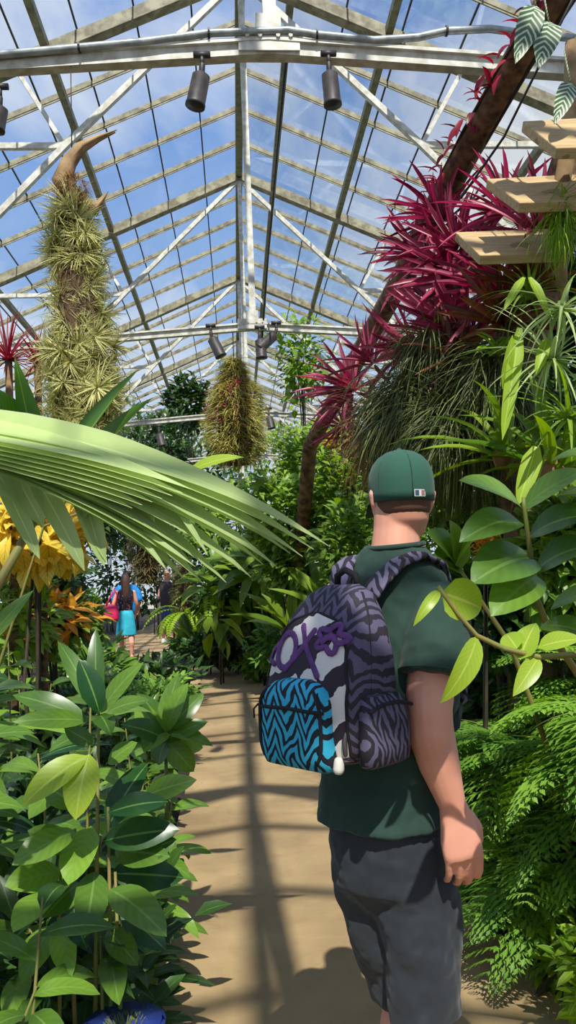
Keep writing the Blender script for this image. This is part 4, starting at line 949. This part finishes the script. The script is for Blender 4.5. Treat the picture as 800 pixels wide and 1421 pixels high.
# --- big palm frond across the left
rt = plant_root('palm', (-2.2, 2.7, 0), 'palm with one large pale frond arching across the left side', 'palm'); lm, st = MB(), MB()
st.tube([(-2.2, 2.7, -.03), (-2.15, 2.65, .8), (-2.0, 2.6, 1.5), at(-230, 590, 2.5), at(-150, 590, 2.5)], [.05, .04, .03, .018, .012], 10)
tips = [(462, 738), (440, 742), (425, 752), (408, 748), (392, 768), (372, 764), (356, 782), (340, 772), (322, 790), (305, 776), (290, 792), (278, 770), (265, 788), (252, 765), (240, 775), (262, 752)]
for k, (tx_, ty_) in enumerate(tips):  # upper leaflets toned lighter: the light they catch is put into the colour
    t = k/15; leaf_px(lm, (-160+6*k, 576+3.4*k, 2.5), (tx_, ty_, 2.75-.1*t), px2m(60, 2.5), .66+.3*t, .8-.3*t, 'palm', 18, .14, roll=.1, up=(0, -.75, .66))
for k in range(7): leaf_px(lm, (-150+14*k, 584+7*k, 2.46), (270-14*k, 668+5*k, 2.5), px2m(50, 2.5), .36, .95, 'palm', 12, .14, roll=.15)
part('petiole', st, M['stem'], rt); part('leaflets', lm, M['palm'], rt); lm = MB()
for (a, b_, c, d, w_, dr) in ((30, 640, 190, 742, 10, .1), (60, 650, 272, 785, 9, .15), (100, 640, 145, 785, 26, .5), (40, 650, 118, 790, 24, .7), (140, 650, 165, 720, 24, .4), (80, 640, 150, 782, 14, .4), (10, 640, 60, 730, 30, .4), (0, 660, 55, 775, 20, .3), (180, 650, 215, 725, 14, .3), (120, 640, 115, 720, 30, .5), (-20, 640, 30, 700, 30, .4), (210, 660, 290, 770, 8, .4), (150, 700, 232, 790, 8, .3)):
    leaf_px(lm, (a, b_, 2.62), (c, d, 2.55), px2m(w_*1.3, 2.6), dr, .6, 'strap', 8, .2)
part('hanging_leaflets', lm, M['palm'], rt)
# broad upright leaves behind the frond
rt = plant_root('banana_plant', (-1.6, 3.9, 0), 'banana-like plant with broad upright leaves behind the palm frond', 'plant'); lm, st = MB(), MB()
st.tube([(-1.6, 3.9, -.03), (-1.55, 3.9, .8), at(60, 700, 3.9)], [.035, .03, .02], 10)
for (a, b_, c, d, w_, dr) in ((90, 700, 205, 545, 62, .3), (70, 700, 180, 505, 50, .35), (60, 690, -20, 520, 80, .3), (62, 700, 26, 495, 34, .1), (60, 710, -70, 600, 70, .6)):
    leaf_px(lm, (a, b_, 3.9), (c, d, 3.8), px2m(w_, 3.9)*1.15, dr, .45, 'lance', 12, .16, roll=.5 if c > a else -.5)
part('stem', st, M['stem'], rt); part('foliage', lm, M['banana'], rt)
p = at(262, 700, 3.2); rt = plant_root('leafy_plant', (-1.05, 3.2, 0), 'plant whose lime leaf tip shows above the palm frond, below the far column', 'plant'); lm, st = MB(), MB()
st.tube([(-1.05, 3.2, -.03), (-1.0, 3.2, 1.0), (-.75, 3.2, 1.75), at(262, 655, 3.2)], [.008, .007, .005, .004], 6)
leaf_px(lm, (262, 655, 3.2), (338, 632, 3.15), px2m(22, 3.2), .7, .6, 'lance', 8, .1); leaf_px(lm, (262, 660, 3.2), (200, 668, 3.2), px2m(24, 3.2), .7, .5, 'lance', 8, .1)
part('stem', st, M['stem'], rt); part('foliage', lm, M['lime'], rt)
# red spiky plant at the far left
for l_, px, py, Y, L in (('red-tinged spiky dracaena at the left edge beside the driftwood column', 12, 500, 5.5, .42), ('second red-tinged spiky dracaena, nearer the driftwood column', 52, 505, 5.8, .36)):
    p = at(px, py, Y); rosette(l_, p[0], Y, p[2], 46, L, .022, 'redvine', 'dracaena', 'plant', (-.2, 1.5), .5, 'blade', .5)
    mb = MB(); mb.tube([(p[0], Y, -.03), (p[0]+.02, Y, p[2]/2), (p[0], Y, p[2])], [.04, .03, .025], 8); part('stem', mb, M['bark'], bpy.context.scene.objects[-1].parent if False else [o for o in COL.objects if o.name.startswith('dracaena')][-1])

# --- driftwood columns covered in air plants
def tuft(name, n, L, W, mat, seed=0, dn=-.25):
    mb = MB(); d = sphere_dirs(n, dn); n = len(d)
    leaves(mb, d*L*.06, d, L*(.7+.5*rng.random(n)), W, rng.uniform(.1, .9, n), 'blade', 3, .3, np.clip(.45+rng.normal(0, .25, n), 0, 1))
    return mb.build(name, mat)
air0 = tuft('air_plant', 62, .125, .0085, M['air'])
air0['category'] = 'air plant'
USED = [False]
def put_air(p, outward, s, label, group):
    o = air0 if not USED[0] else air0.copy()
    if USED[0]: COL.objects.link(o)
    USED[0] = True
    o.location = tuple(float(v) for v in p); o.scale = (s, s, s)
    q = Vector([float(v) for v in outward]).to_track_quat('Z', 'Y'); q.rotate(Matrix.Rotation(0, 3, 'Z')) if False else None
    o.rotation_mode = 'QUATERNION'; from mathutils import Quaternion
    o.rotation_quaternion = q @ Quaternion((0, 0, 1), random.random()*6.28)
    o['label'] = label; o['group'] = group; o['category'] = 'air plant'
def wood_limb(mb, pts, rad, n=12):
    P = [np.array(p, float)+rng.normal(0, .006, 3) for p in pts]; mb.tube(P, rad, n)
dY = 4.25
dw = plant_root('driftwood_column', at(118, 600, dY), 'tall hanging driftwood column with two horn-like branches on top', 'driftwood')
mb = MB(); wood_limb(mb, [at(118, 612, dY), at(112, 520, dY), at(112, 440, dY), at(105, 360, dY), at(100, 300, dY), at(98, 262, dY)], [.10, .12, .115, .09, .07, .05], 14)
o = part('trunk', mb, M['moss'], dw)
for pts, r_ in (([(98, 270), (86, 250), (96, 225), (112, 205), (136, 192), (160, 183)], [.06, .055, .042, .032, .02, .006]), ([(100, 285), (116, 276), (132, 292), (148, 268)], [.06, .045, .034, .006])):
    mb = MB(); P = [at(a, b_, dY) for a, b_ in pts]; mb.tube(P, r_, 10); mb.tube([q+(.012, -.02, 0) for q in P], [v*.45 for v in r_], 6); part('branch', mb, M['wood'], dw)
mb = MB(); d = sphere_dirs(900, -1); c = at(100, 268, dY); leaves(mb, c+d*np.array([.08, .08, .09]), nrm(d+rng.normal(0, .6, d.shape)), .07, .004, 1.2, 'blade', 3); part('root_tangle', mb, M['brownleaf'], dw)
mb = MB(); n = 1300; t = rng.random(n); a = rng.random(n)*6.28
cen = np.array([at(98+18*(1-q), 280+320*(1-q), dY) for q in t]); rr = .05+.075*(1-t)
P = cen+np.stack([np.cos(a)*rr, np.sin(a)*rr, 0*a], 1); leaves(mb, P, nrm(np.stack([np.cos(a), np.sin(a), -.8+0*a], 1)+rng.normal(0, .5, (n, 3))), .09, .004, 1.0, 'blade', 3, tone=rng.random(n)); o = part('dry_roots', mb, M['brownleaf'], dw)
for k in range(150):
    t = (k+.5)/150; py = 290+320*t; cx_ = np.interp(py, [280, 360, 450, 540, 600], [95, 105, 112, 115, 120]); hw = np.interp(py, [280, 340, 400, 480, 560, 610], [20, 36, 26, 50, 58, 36])*random.uniform(.8, 1.25)
    a = k*2.39996; q = at(cx_, py, dY); r_ = px2m(hw, dY)
    if 0.18 < t < 0.48 and math.sin(a) < -.3 and math.cos(a) < .1 and k % 3: continue
    put_air(q+np.array([math.cos(a)*r_*.72, math.sin(a)*r_*.6, 0]), (math.cos(a), math.sin(a), .25), .7+.75*random.random()**1.5, 'spiky pale green air plant growing on the tall horned driftwood column', 'air plants on the horned driftwood column')
# further hanging columns
def hanging_column(label, px, y0, y1, Y, wpx, matn, n, Lp, hang=True, flecks=None):
    c = at(px, (y0+y1)/2, Y); h_ = px2m((y1-y0)/2, Y); r_ = px2m(wpx, Y); root = plant_root('epiphyte_column', (c[0], Y, c[2]-h_), label, 'plant column')
    mb = MB(); mb.tube([c-(0, 0, h_*.95), c-(0, 0, h_*.4), c+(0, 0, h_*.5), c+(0, 0, h_*.95)], [r_*.4, r_*.6, r_*.5, r_*.15], 12); part('moss_core', mb, M['moss'], root)
    mb = MB(); z = rng.uniform(-1, 1, n); a = rng.random(n)*6.28; pr = np.interp(z, [-1, -.7, -.2, .3, .6, 1], [.55, .9, 1, .9, .45, .12])*(1+.15*np.sin(a*3+z*6))
    P = c+np.stack([np.cos(a)*r_*pr*.75, np.sin(a)*r_*pr*.75, z*h_*.95], 1); D = nrm(np.stack([np.cos(a), np.sin(a), .1+0*a], 1)+rng.normal(0, .5, (n, 3)))
    leaves(mb, P, D, px2m(Lp, Y)*(.6+.8*rng.random(n)), px2m(Lp, Y)*.09, .6, 'blade', 3, .3, np.clip(.4+rng.normal(0, .25, n), 0, 1)); part('foliage', mb, M[matn], root)
    if flecks:
        mb = MB(); m = 130; d = sphere_dirs(m, -1); d = d[d[:, 0] < .5]; d[:, 1] = -np.abs(d[:, 1]); leaves(mb, c+d*np.array([r_*.9, r_*.9, h_*.45])+(0, 0, h_*.1), d, px2m(9, Y), px2m(3, Y), .4, 'lance', 3, tone=.7); part('pink_tips', mb, M['red'], root)
    if hang:
        mb = MB(); mb.tube([c+(0, 0, h_*.9), (c[0], Y, c[2]+h_*.9+.5)], .006, 6); part('hanger', mb, M['lamp'], root)
M['olivair'] = leafmat('olive_air_plant_leaf', lin(124, 120, 54), lin(214, 204, 116), None, .25, .6, 0, 6)
M['dullair'] = leafmat('dull_air_plant_leaf', lin(84, 78, 46), lin(150, 138, 88), None, .2, .6, 0, 6)  # darker, browner leaf colour for the two distant hanging columns
hanging_column('fat olive-green hanging column with pinkish tips under the second tie beam', 327, 492, 650, 9.3, 44, 'olivair', 5200, 17, True, True)
hanging_column('dull hanging column of air plants above the walkers', 205, 690, 812, 14, 27, 'dullair', 2600, 13)
hanging_column('small dull hanging column right of the walkers', 257, 775, 850, 14, 16, 'dullair', 1200, 11)

# --- right: leaning log, bromeliads, planks
lg = plant_root('leaning_log', at(430, 790, 10.5)*np.array([1, 1, 0]), 'long dark log leaning up to the right, covered in red-leaved plants', 'log')
pts = [at(395, 820, 10.8), at(430, 620, 8.6), at(505, 480, 6.4), at(560, 380, 5.2), at(600, 300, 4.5), at(655, 195, 3.9), at(715, 95, 3.5), at(775, -5, 3.2), at(830, -120, 2.9)]
pts[0][2] = -.03
mb = MB(); wood_limb(mb, pts, [.085, .08, .078, .075, .075, .072, .07, .068, .065], 14); mb.V = [v for v in mb.V]; part('log_body', mb, M['bark'], lg)
mb = MB(); P = [np.array(p)+(.05, -.06, -.02) for p in pts[2:]]; wood_limb(mb, P, [.02]*len(P), 8); part('climbing_stem', mb, M['darkstem'], lg)
# vine with small red leaves along the log
def along(pts, t):
    P = np.array(pts); i = min(len(P)-2, int(t*(len(P)-1))); f = t*(len(P)-1)-i; return P[i]*(1-f)+P[i+1]*f
rv = plant_root('red_leaved_vine', pts[4], 'vine of small dark red leaves climbing the upper part of the log', 'vine'); lm, st = MB(), MB()
vp = [np.array(p)+(-.06, -.07, .02) for p in (pts[3], pts[4], pts[5], pts[6], pts[7])]; st.tube(vp, .008, 6)
for k in range(64):
    q = along(vp, k/64)+rng.normal(0, .03, 3); leaves(lm, [q], nrm(np.array([-.8+rng.normal()*.5, -.4, .3+rng.normal()*.6])), .13*(.6+.6*random.random()), .036, .9, 'lance', 5, .2, random.random())
part('stem', st, M['darkstem'], rv); part('foliage', lm, M['redvine'], rv)
for l_, ax, ay, bx, by, w_ in (('large silver-striped leaf hanging at the top right, left one', 744, 8, 722, 72, 34), ('large silver-striped leaf hanging at the top right, right one', 762, 30, 754, 80, 38), ('silver-striped leaf hanging at the right edge under the tie beam', 792, 115, 776, 160, 26)):
    A, B_ = at(ax, ay, 2.7), at(bx, by, 2.6); mb = MB(); leaves(mb, [A], nrm(B_-A), np.linalg.norm(B_-A), px2m(w_, 2.65)*1.15, .3, 'ovate', 8, .12, .5, up=(0, -1, .2))
    mb.tube([A+(0, .03, .14), A], [.003, .004], 6); thing_mb('striped_leaf', mb, M['varieg'], l_, 'leaf', A)

brom = []
for q, (nL, Ln) in enumerate(((40, .46), (30, .40))):
    mb = MB(); a = np.arange(nL)*2.4+rng.normal(0, .2, nL); e_ = np.linspace(-.05, 1.45, nL); D = np.stack([np.cos(a)*np.cos(e_), np.sin(a)*np.cos(e_), np.sin(e_)], 1)
    leaves(mb, D*.02, D, Ln*(.7+.4*rng.random(nL)), .034, rng.uniform(.1, .7, nL), 'strap', 7, .5, np.clip(.5+rng.normal(0, .28, nL), 0, 1))
    brom.append(mb)
protos = {}
def put_brom(q, p, outward, s, label, mat='red', group=None):
    key = (q, mat)
    if key not in protos:
        src = MB(); src.V, src.F, src.U, src.T, src.n = brom[q].V, brom[q].F, brom[q].U, brom[q].T, brom[q].n
        o = src.build('bromeliad', M[mat]); protos[key] = o
    else:
        o = protos[key].copy(); COL.objects.link(o)
    from mathutils import Quaternion
    o.location = tuple(float(v) for v in p); o.scale = (s, s, s); o.rotation_mode = 'QUATERNION'
    o.rotation_quaternion = Vector(outward).normalized().to_track_quat('Z', 'Y') @ Quaternion((0, 0, 1), random.random()*6.28)
    tag(o, label, 'bromeliad', group)
BR = [(0, 492, 545, 6.0, (-.8, -.5, .5), 1.0, 'bright red bromeliad lowest on the leaning log'), (1, 520, 505, 5.6, (-.5, -.5, .8), .9, 'red bromeliad just above the lowest one on the log'), (1, 478, 590, 6.3, (-.7, -.6, -.1), .75, 'small red bromeliad drooping under the lowest cluster'),
      (0, 655, 475, 3.9, (-.9, -.45, .35), 1.05, 'large pink-red bromeliad fanning left above the man\'s cap'), (0, 640, 390, 4.0, (-.9, -.3, .5), 1.0, 'large crimson bromeliad beside the log at mid height'), (1, 700, 415, 3.7, (-.7, -.6, .4), 1.1, 'pink bromeliad with long leaves below the lowest plank'),
      (0, 618, 310, 4.2, (-.8, -.4, .5), .85, 'dark crimson bromeliad on the log left of the planks'), (1, 590, 360, 4.4, (-1, -.3, .2), .9, 'crimson bromeliad pointing far left from the log'), (1, 745, 330, 3.4, (-.2, -.7, .8), .85, 'pink bromeliad behind the lowest plank'), (1, 700, 300, 3.6, (-.2, -.2, 1), .8, 'red bromeliad standing between the two lower planks'),
      (1, 585, 480, 4.1, (-.9, -.4, .0), .9, 'red bromeliad over the hanging grassy clump'), (1, 640, 345, 3.9, (-.6, -.5, .7), .8, 'deep red bromeliad tucked in left of the lowest plank')]
for q, px, py, Y, od, s, l_ in BR: put_brom(q, at(px, py, Y), od, s, l_)
M['brownred'] = leafmat('brown_red_leaf', lin(70, 40, 30), lin(150, 88, 60), None, .2, .6, 0, 6)
for px, py, Y, s, l_ in ((700, 450, 3.5, .8, 'bronze bromeliad right of the large pink-red one'), (640, 500, 3.7, .7, 'bronze bromeliad under the large pink-red one'), (520, 600, 5.2, .8, 'dull red-brown bromeliad hanging left above the cap'), (735, 400, 3.4, .7, 'bronze bromeliad near the lowest plank\'s right end')):
    put_brom(1, at(px, py, Y), (-.4, -.8, .2 if py < 590 else -.6), s, l_, 'brownred')
# trunk that carries the epiphytes
ex, ey = at(735, 700, 3.5)[0], 3.6
tk = plant_root('mossy_tree', (ex, ey, 0), 'upright mossy trunk carrying the epiphytes on the right side', 'tree'); mb = MB()
wood_limb(mb, [(ex+.05, ey, -.03), (ex, ey, .8), (ex+.03, ey, 1.6), (ex-.03, ey-.05, 2.4), at(765, 330, ey-.1), at(800, 200, ey-.1), at(820, 60, ey-.1)], [.14, .13, .12, .13, .11, .09, .08], 16); part('trunk', mb, M['bark'], tk)
mb = MB(); P = [at(725, 560, 3.55), at(660, 520, 3.75), at(600, 520, 3.95), at(560, 530, 4.2)]; wood_limb(mb, P, [.10, .10, .09, .05], 12); part('branch', mb, M['moss'], tk)
mb = MB(); P = [at(745, 330, 3.4), at(690, 350, 3.7), at(640, 400, 3.95), at(600, 420, 4.3)]; wood_limb(mb, P, [.05, .05, .045, .03], 10); part('branch', mb, M['bark'], tk)
# hanging grassy clumps
def hang(label, px, py, Y, wx, wy, n, Lp, mat, tone=.4, dirv=(-.2, -.2, -1), core=True, W=.008):
    c = at(px, py, Y); r_ = np.array([px2m(wx, Y), px2m(wx, Y)*.7, px2m(wy, Y)]); root = plant_root('hanging_epiphyte', c, label, 'plant')
    mb = MB(); d = sphere_dirs(n*2, -1)[:n]; D = nrm(d*.75+np.array(dirv)*.5+rng.normal(0, .45, d.shape))
    L = px2m(Lp, Y); leaves(mb, c+d*r_*(.3+.6*rng.random((len(d), 1))), D, L*(.5+.8*rng.random(len(d))), W, rng.uniform(.6, 2.2, len(d)), 'blade', 5, .3, np.clip(tone+rng.normal(0, .28, len(d)), 0, 1)); part('foliage', mb, M[mat], root)
    if core:
        mb = MB(); mb.loft([(c+(0, 0, r_[2]*z), (r_[0]*k, 0, 0), (0, r_[1]*k, 0)) for z, k in ((-.6, .2), (-.4, .5), (0, .6), (.4, .5), (.6, .2))], 14); part('moss_core', mb, M['moss'], root)
HG = [('grassy clump hanging directly above the green cap', 585, 560, 3.9, 78, 62, 1500, 120, 'grass'), ('dark grassy clump behind and right of the cap', 640, 590, 3.6, 60, 60, 1200, 120, 'grass'), ('brownish clump hanging at the left end of the branch', 530, 600, 4.6, 34, 50, 600, 90, 'brownleaf'), ('thin grassy clump at the top of the branch over the cap', 610, 480, 3.8, 60, 40, 700, 90, 'grass'), ('dark grassy clump right of the bronze bromeliad', 690, 520, 3.4, 50, 60, 800, 100, 'grass')]
for l_, px, py, Y, a, b_, n, Lp, mt in HG: hang(l_, px, py, Y, a, b_, n, Lp, mt)
# strap-leaved epiphytes at the right edge
for l_, px, py, Y, n, L, W, mt, el in (('silvery air plant rosette with curling leaves at the right edge', 765, 500, 2.9, 44, .34, .018, 'silver', (-.6, 1.3)), ('green spidery epiphyte above the silvery rosette', 735, 410, 3.1, 36, .26, .018, 'mid', (-.3, 1.3)), ('narrow-leaved epiphyte hanging below the planks', 780, 430, 2.8, 30, .28, .02, 'silver', (-.7, 1.0)), ('spidery green epiphyte low at the right edge', 790, 580, 2.9, 34, .34, .02, 'mid', (-.8, 1.0)), ('upright strap-leaved fern right of the hanging clumps', 700, 640, 3.2, 20, .5, .045, 'nest', (.3, 1.4)), ('broad strap-leaved fern standing at the right edge', 765, 660, 3.0, 18, .5, .06, 'nest', (.4, 1.4)), ('pale green rosette between bromeliads and silvery air plant', 690, 490, 3.3, 18, .14, .04, 'brightfern', (.1, 1.3))):
    p = at(px, py, Y); rosette(l_, p[0], Y, p[2], n, L, W, mt, 'epiphyte', 'plant', el, 1.0, 'blade' if W < .03 else 'lance', .6)
rt = plant_root('strap_leaved_epiphyte', at(705, 470, 3.0), 'long bright strap leaves hanging down right of the grassy clumps', 'plant'); lm = MB()
for (a, b_, c, d, w_, dr) in ((722, 455, 698, 610, 20, .2), (700, 540, 712, 465, 14, .2), (735, 385, 762, 440, 14, .4), (728, 385, 700, 430, 12, .3), (760, 470, 745, 520, 16, .6), (745, 620, 720, 700, 26, .3)): leaf_px(lm, (a, b_, 2.9), (c, d, 2.85), px2m(w_, 2.9)*1.1, dr, .8, 'strap', 8, .15)
part('foliage', lm, M['brightfern'], rt)
# wooden planks
def plank_mat():
    t = NT('weathered_plank'); co = t.coord(); m = t.node('ShaderNodeMapping'); m.inputs['Scale'].default_value = (2, 14, 14); t.l.new(co, m.inputs[0])
    n = t.noise(4, 5, .6, m.outputs[0]); b_ = t.noise(7, 3, .5, co)
    c = t.mix(n, lin(226, 200, 150), lin(140, 102, 62)); c = t.mix(t.math('MULTIPLY', t.math('GREATER_THAN', b_, .58), .5), c, lin(96, 84, 48))
    t.put(t.p.inputs['Base Color'], c); t.p.inputs['Roughness'].default_value = .85; t.bump(n, .5, .01); return t.m
PM = plank_mat()
for l_, tl, bl, rx_, ty2, by2, Y in (('weathered plank nearest the top of the picture, at the right edge', (726, 168), (773, 205), 870, 160, 203, 2.75), ('weathered plank in the middle of the three', (676, 248), (722, 281), 830, 240, 278, 2.95), ('weathered plank lowest of the three, longest in view', (633, 322), (667, 354), 790, 316, 350, 3.15)):
    A, B_, C2, D2 = at(*tl, Y+.12), at(*bl, Y-.12), at(rx_, by2, Y-.12), at(rx_, ty2, Y+.12)
    n = nrm(np.cross(B_-A, D2-A)); n = n if n[2] > 0 else -n; V = [A, B_, C2, D2]+[v-n*.04 for v in (A, B_, C2, D2)]
    c = np.mean(V, 0); mb = MB(); mb.add(V, [[0, 1, 2, 3], [7, 6, 5, 4], [0, 4, 5, 1], [1, 5, 6, 2], [2, 6, 7, 3], [3, 7, 4, 0]])
    o = mb.build('wooden_plank', PM, None, False, c); tag(o, l_, 'plank', 'planks hung at the upper right')
    bv = o.modifiers.new('b', 'BEVEL'); bv.width = .004; bv.segments = 2
mb = MB(); P = [at(795, 60, 3.0), at(790, 190, 3.0), at(782, 270, 3.05), at(775, 345, 3.1), at(785, 420, 3.1)]; wood_limb(mb, P, [.03, .032, .035, .03, .02], 10)
o = thing_mb('hanging_branch', mb, M['wood'], 'gnarled pale branch running down past the right ends of the planks', 'branch', P[2])
hang('tangle of yellow-green roots hanging by the planks', 780, 300, 2.9, 22, 46, 260, 70, 'brightfern', .3, (0, -.2, -1), False, .007)

# --- near right: large-leaved plant and vine, set leaf by leaf
bY = 1.75
rt = plant_root('broad_leaved_plant', (1.25, 2.35, 0), 'plant with big oval leaves in pairs right of the man\'s shoulder', 'plant'); lm, st = MB(), MB()
st.tube([(1.25, 2.35, -.03), (1.2, 2.2, .6), (1.0, 2.0, 1.0), at(765, 880, 1.85), at(745, 830, 1.8), at(728, 705, bY), at(727, 690, bY)], [.012, .011, .010, .008, .007, .005, .004], 8)
for (a, b_, c, d, w_, dr, tn) in ((725, 706, 640, 664, 34, .6, .75), (727, 706, 812, 652, 38, .6, .55), (765, 640, 840, 626, 22, .5, .8), (722, 724, 640, 748, 42, .9, .3), (735, 745, 822, 712, 46, .8, .2), (740, 775, 656, 806, 60, .8, .35), (745, 792, 822, 755, 48, .8, .2), (746, 800, 683, 852, 50, .7, .6), (765, 845, 835, 818, 30, .6, .6), (750, 870, 820, 880, 34, .8, .4), (770, 690, 830, 690, 30, .7, .4)):
    leaf_px(lm, (a, b_, bY+.03), (c, d, bY-.08), px2m(w_, bY)*1.3, dr, tn, 'ellip', 10, .12)
part('stem', st, M['stem'], rt); part('foliage', lm, M['ginger'], rt)
rt = plant_root('heart_leaved_plant', (1.2, 3.0, 0), 'plant with lime green broad leaves just behind the man\'s right shoulder', 'plant'); lm, st = MB(), MB()
st.tube([(1.2, 3.0, -.03), (1.15, 2.9, .7), (.95, 2.8, 1.25), at(632, 780, 2.7)], [.012, .011, .009, .006], 8)
for (a, b_, c, d, w_, dr, tn) in ((632, 780, 660, 722, 46, .6, .4), (630, 780, 594, 738, 50, .7, .15), (632, 785, 604, 770, 40, .5, .15), (640, 790, 626, 722, 34, .4, .35), (645, 800, 610, 780, 30, .6, .2)): leaf_px(lm, (a, b_, 2.7), (c, d, 2.6), px2m(w_, 2.7)*1.2, dr, tn, 'ovate', 9, .12)
part('stem', st, M['stem'], rt); part('foliage', lm, M['nest'], rt)
vY = 1.45
vn = plant_root('vine', at(800, 908, vY), 'bare curving vine with a few lime leaves crossing beside the man\'s sleeve', 'vine'); st, lm, ly = MB(), MB(), MB()
st.tube([at(900, 985, 1.9), at(850, 895, vY+.15), at(800, 908, vY), at(748, 912, vY), at(700, 900, vY), at(662, 882, vY), at(636, 852, vY), at(620, 830, vY), at(608, 814, vY)], [.007, .006, .006, .0055, .005, .0045, .004, .0045, .005], 8)
for (a, b_, c, d, w_, dr, r_) in ((610, 820, 582, 872, 14, 1.4, .2), (662, 884, 640, 988, 30, 1.1, .5), (748, 912, 716, 968, 24, .5, .2), (748, 898, 810, 884, 30, .4, .2)): leaf_px(lm, (a, b_, vY), (c, d, vY-.03), px2m(w_, vY)*1.2, dr, .55, 'lance', 10, .12, roll=r_)
for (a, b_, c, d, w_, dr, r_) in ((614, 822, 668, 862, 52, .7, -.7), (722, 915, 738, 862, 34, .5, .4), (718, 900, 700, 880, 30, .5, .4)): leaf_px(ly, (a, b_, vY), (c, d, vY+.04), px2m(w_, vY)*1.15, dr, .5, 'ovate', 9, .15, roll=r_)
part('stem', st, M['stem'], vn); part('foliage', lm, M['lime'], vn); q = part('yellowing_leaves', ly, M['lime'], vn); q['label'] = 'yellow-green folded leaves'
# --- right bed ferns
R_ = [('lacy fern arching over the path edge beyond the man', 1.18, 4.2, .3, 15, .6, True), ('lacy fern between the hand-height fern and the corner plant', 1.25, 3.1, .3, 14, .55, True), ('lacy fern high at the right edge under the vine', 1.3, 2.6, .95, 14, .5, True), ('lacy fern at elbow height close behind the man', 1.15, 3.3, .75, 14, .5, True), ('lacy dark green fern at hand height right of the man', 1.42, 2.9, .62, 15, .62, True), ('lacy fern nearest the path below the man\'s hand', 1.38, 3.6, .35, 13, .55, True), ('lacy fern at the right edge of the picture', 1.62, 2.35, .75, 14, .6, True), ('tall lacy fern behind the man\'s forearm', 1.5, 3.5, 1.0, 14, .6, True), ('lacy fern low at the right edge above the yellow-green plant', 1.5, 2.5, .42, 12, .5, True)]
for l_, x, y, z, nf, L, bi in R_: fern(l_, x, y, z, nf+8, L, 1.7, .20, .03, 'fern', bi=bi, tone=.55, elev=(-.1, 1.2), n=15)
for l_, x, y, z, n in (('yellow-green leafy plant in the bottom right corner', 1.12, 2.55, .22, 520), ('yellow-green leafy plant just behind the corner one', 1.18, 2.95, .18, 420)):
    bush(l_, x, y, z, .16, .2, .22, n, .075, .022, 'brightfern', 'leafy_plant', 'plant', shape='lance', inner=.2, stems=5, tone=.5)
bush_px('yellow-green low plant by the man\'s right leg', 650, 1225, 4.0, 45, 26, 420, 20, 'brightfern', ar=.35, tone=.3, shape='lance', inner=.2)
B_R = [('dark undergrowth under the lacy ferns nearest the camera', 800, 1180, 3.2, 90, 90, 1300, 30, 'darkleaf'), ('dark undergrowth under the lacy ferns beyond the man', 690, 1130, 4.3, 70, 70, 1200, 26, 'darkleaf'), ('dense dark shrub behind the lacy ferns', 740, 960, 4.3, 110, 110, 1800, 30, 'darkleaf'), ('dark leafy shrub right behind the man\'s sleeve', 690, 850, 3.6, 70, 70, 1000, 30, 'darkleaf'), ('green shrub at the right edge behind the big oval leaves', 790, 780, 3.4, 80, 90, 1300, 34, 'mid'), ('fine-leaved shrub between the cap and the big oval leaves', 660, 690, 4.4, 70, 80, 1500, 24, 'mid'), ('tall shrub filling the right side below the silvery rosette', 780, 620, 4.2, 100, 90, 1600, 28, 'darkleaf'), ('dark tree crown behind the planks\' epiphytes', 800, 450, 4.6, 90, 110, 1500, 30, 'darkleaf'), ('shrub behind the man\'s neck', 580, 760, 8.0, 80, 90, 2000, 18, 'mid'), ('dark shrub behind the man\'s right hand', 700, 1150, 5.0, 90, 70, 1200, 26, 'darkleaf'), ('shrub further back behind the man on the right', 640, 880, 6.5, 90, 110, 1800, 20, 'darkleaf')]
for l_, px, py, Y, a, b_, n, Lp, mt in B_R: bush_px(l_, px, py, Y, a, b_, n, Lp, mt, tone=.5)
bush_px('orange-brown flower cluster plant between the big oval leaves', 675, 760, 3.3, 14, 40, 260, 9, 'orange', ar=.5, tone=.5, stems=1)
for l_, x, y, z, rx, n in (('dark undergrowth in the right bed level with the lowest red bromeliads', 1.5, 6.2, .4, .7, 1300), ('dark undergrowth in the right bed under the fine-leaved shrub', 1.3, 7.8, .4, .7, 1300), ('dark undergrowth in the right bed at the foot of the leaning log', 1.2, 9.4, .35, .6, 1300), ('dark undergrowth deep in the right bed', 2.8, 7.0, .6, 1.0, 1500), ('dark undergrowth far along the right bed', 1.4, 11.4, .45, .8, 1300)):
    bush(l_, x, y, z, rx, .8, .42, n, .13, .05, 'darkleaf', 'undergrowth', 'plant', shape='lance', inner=.2, tone=.5)
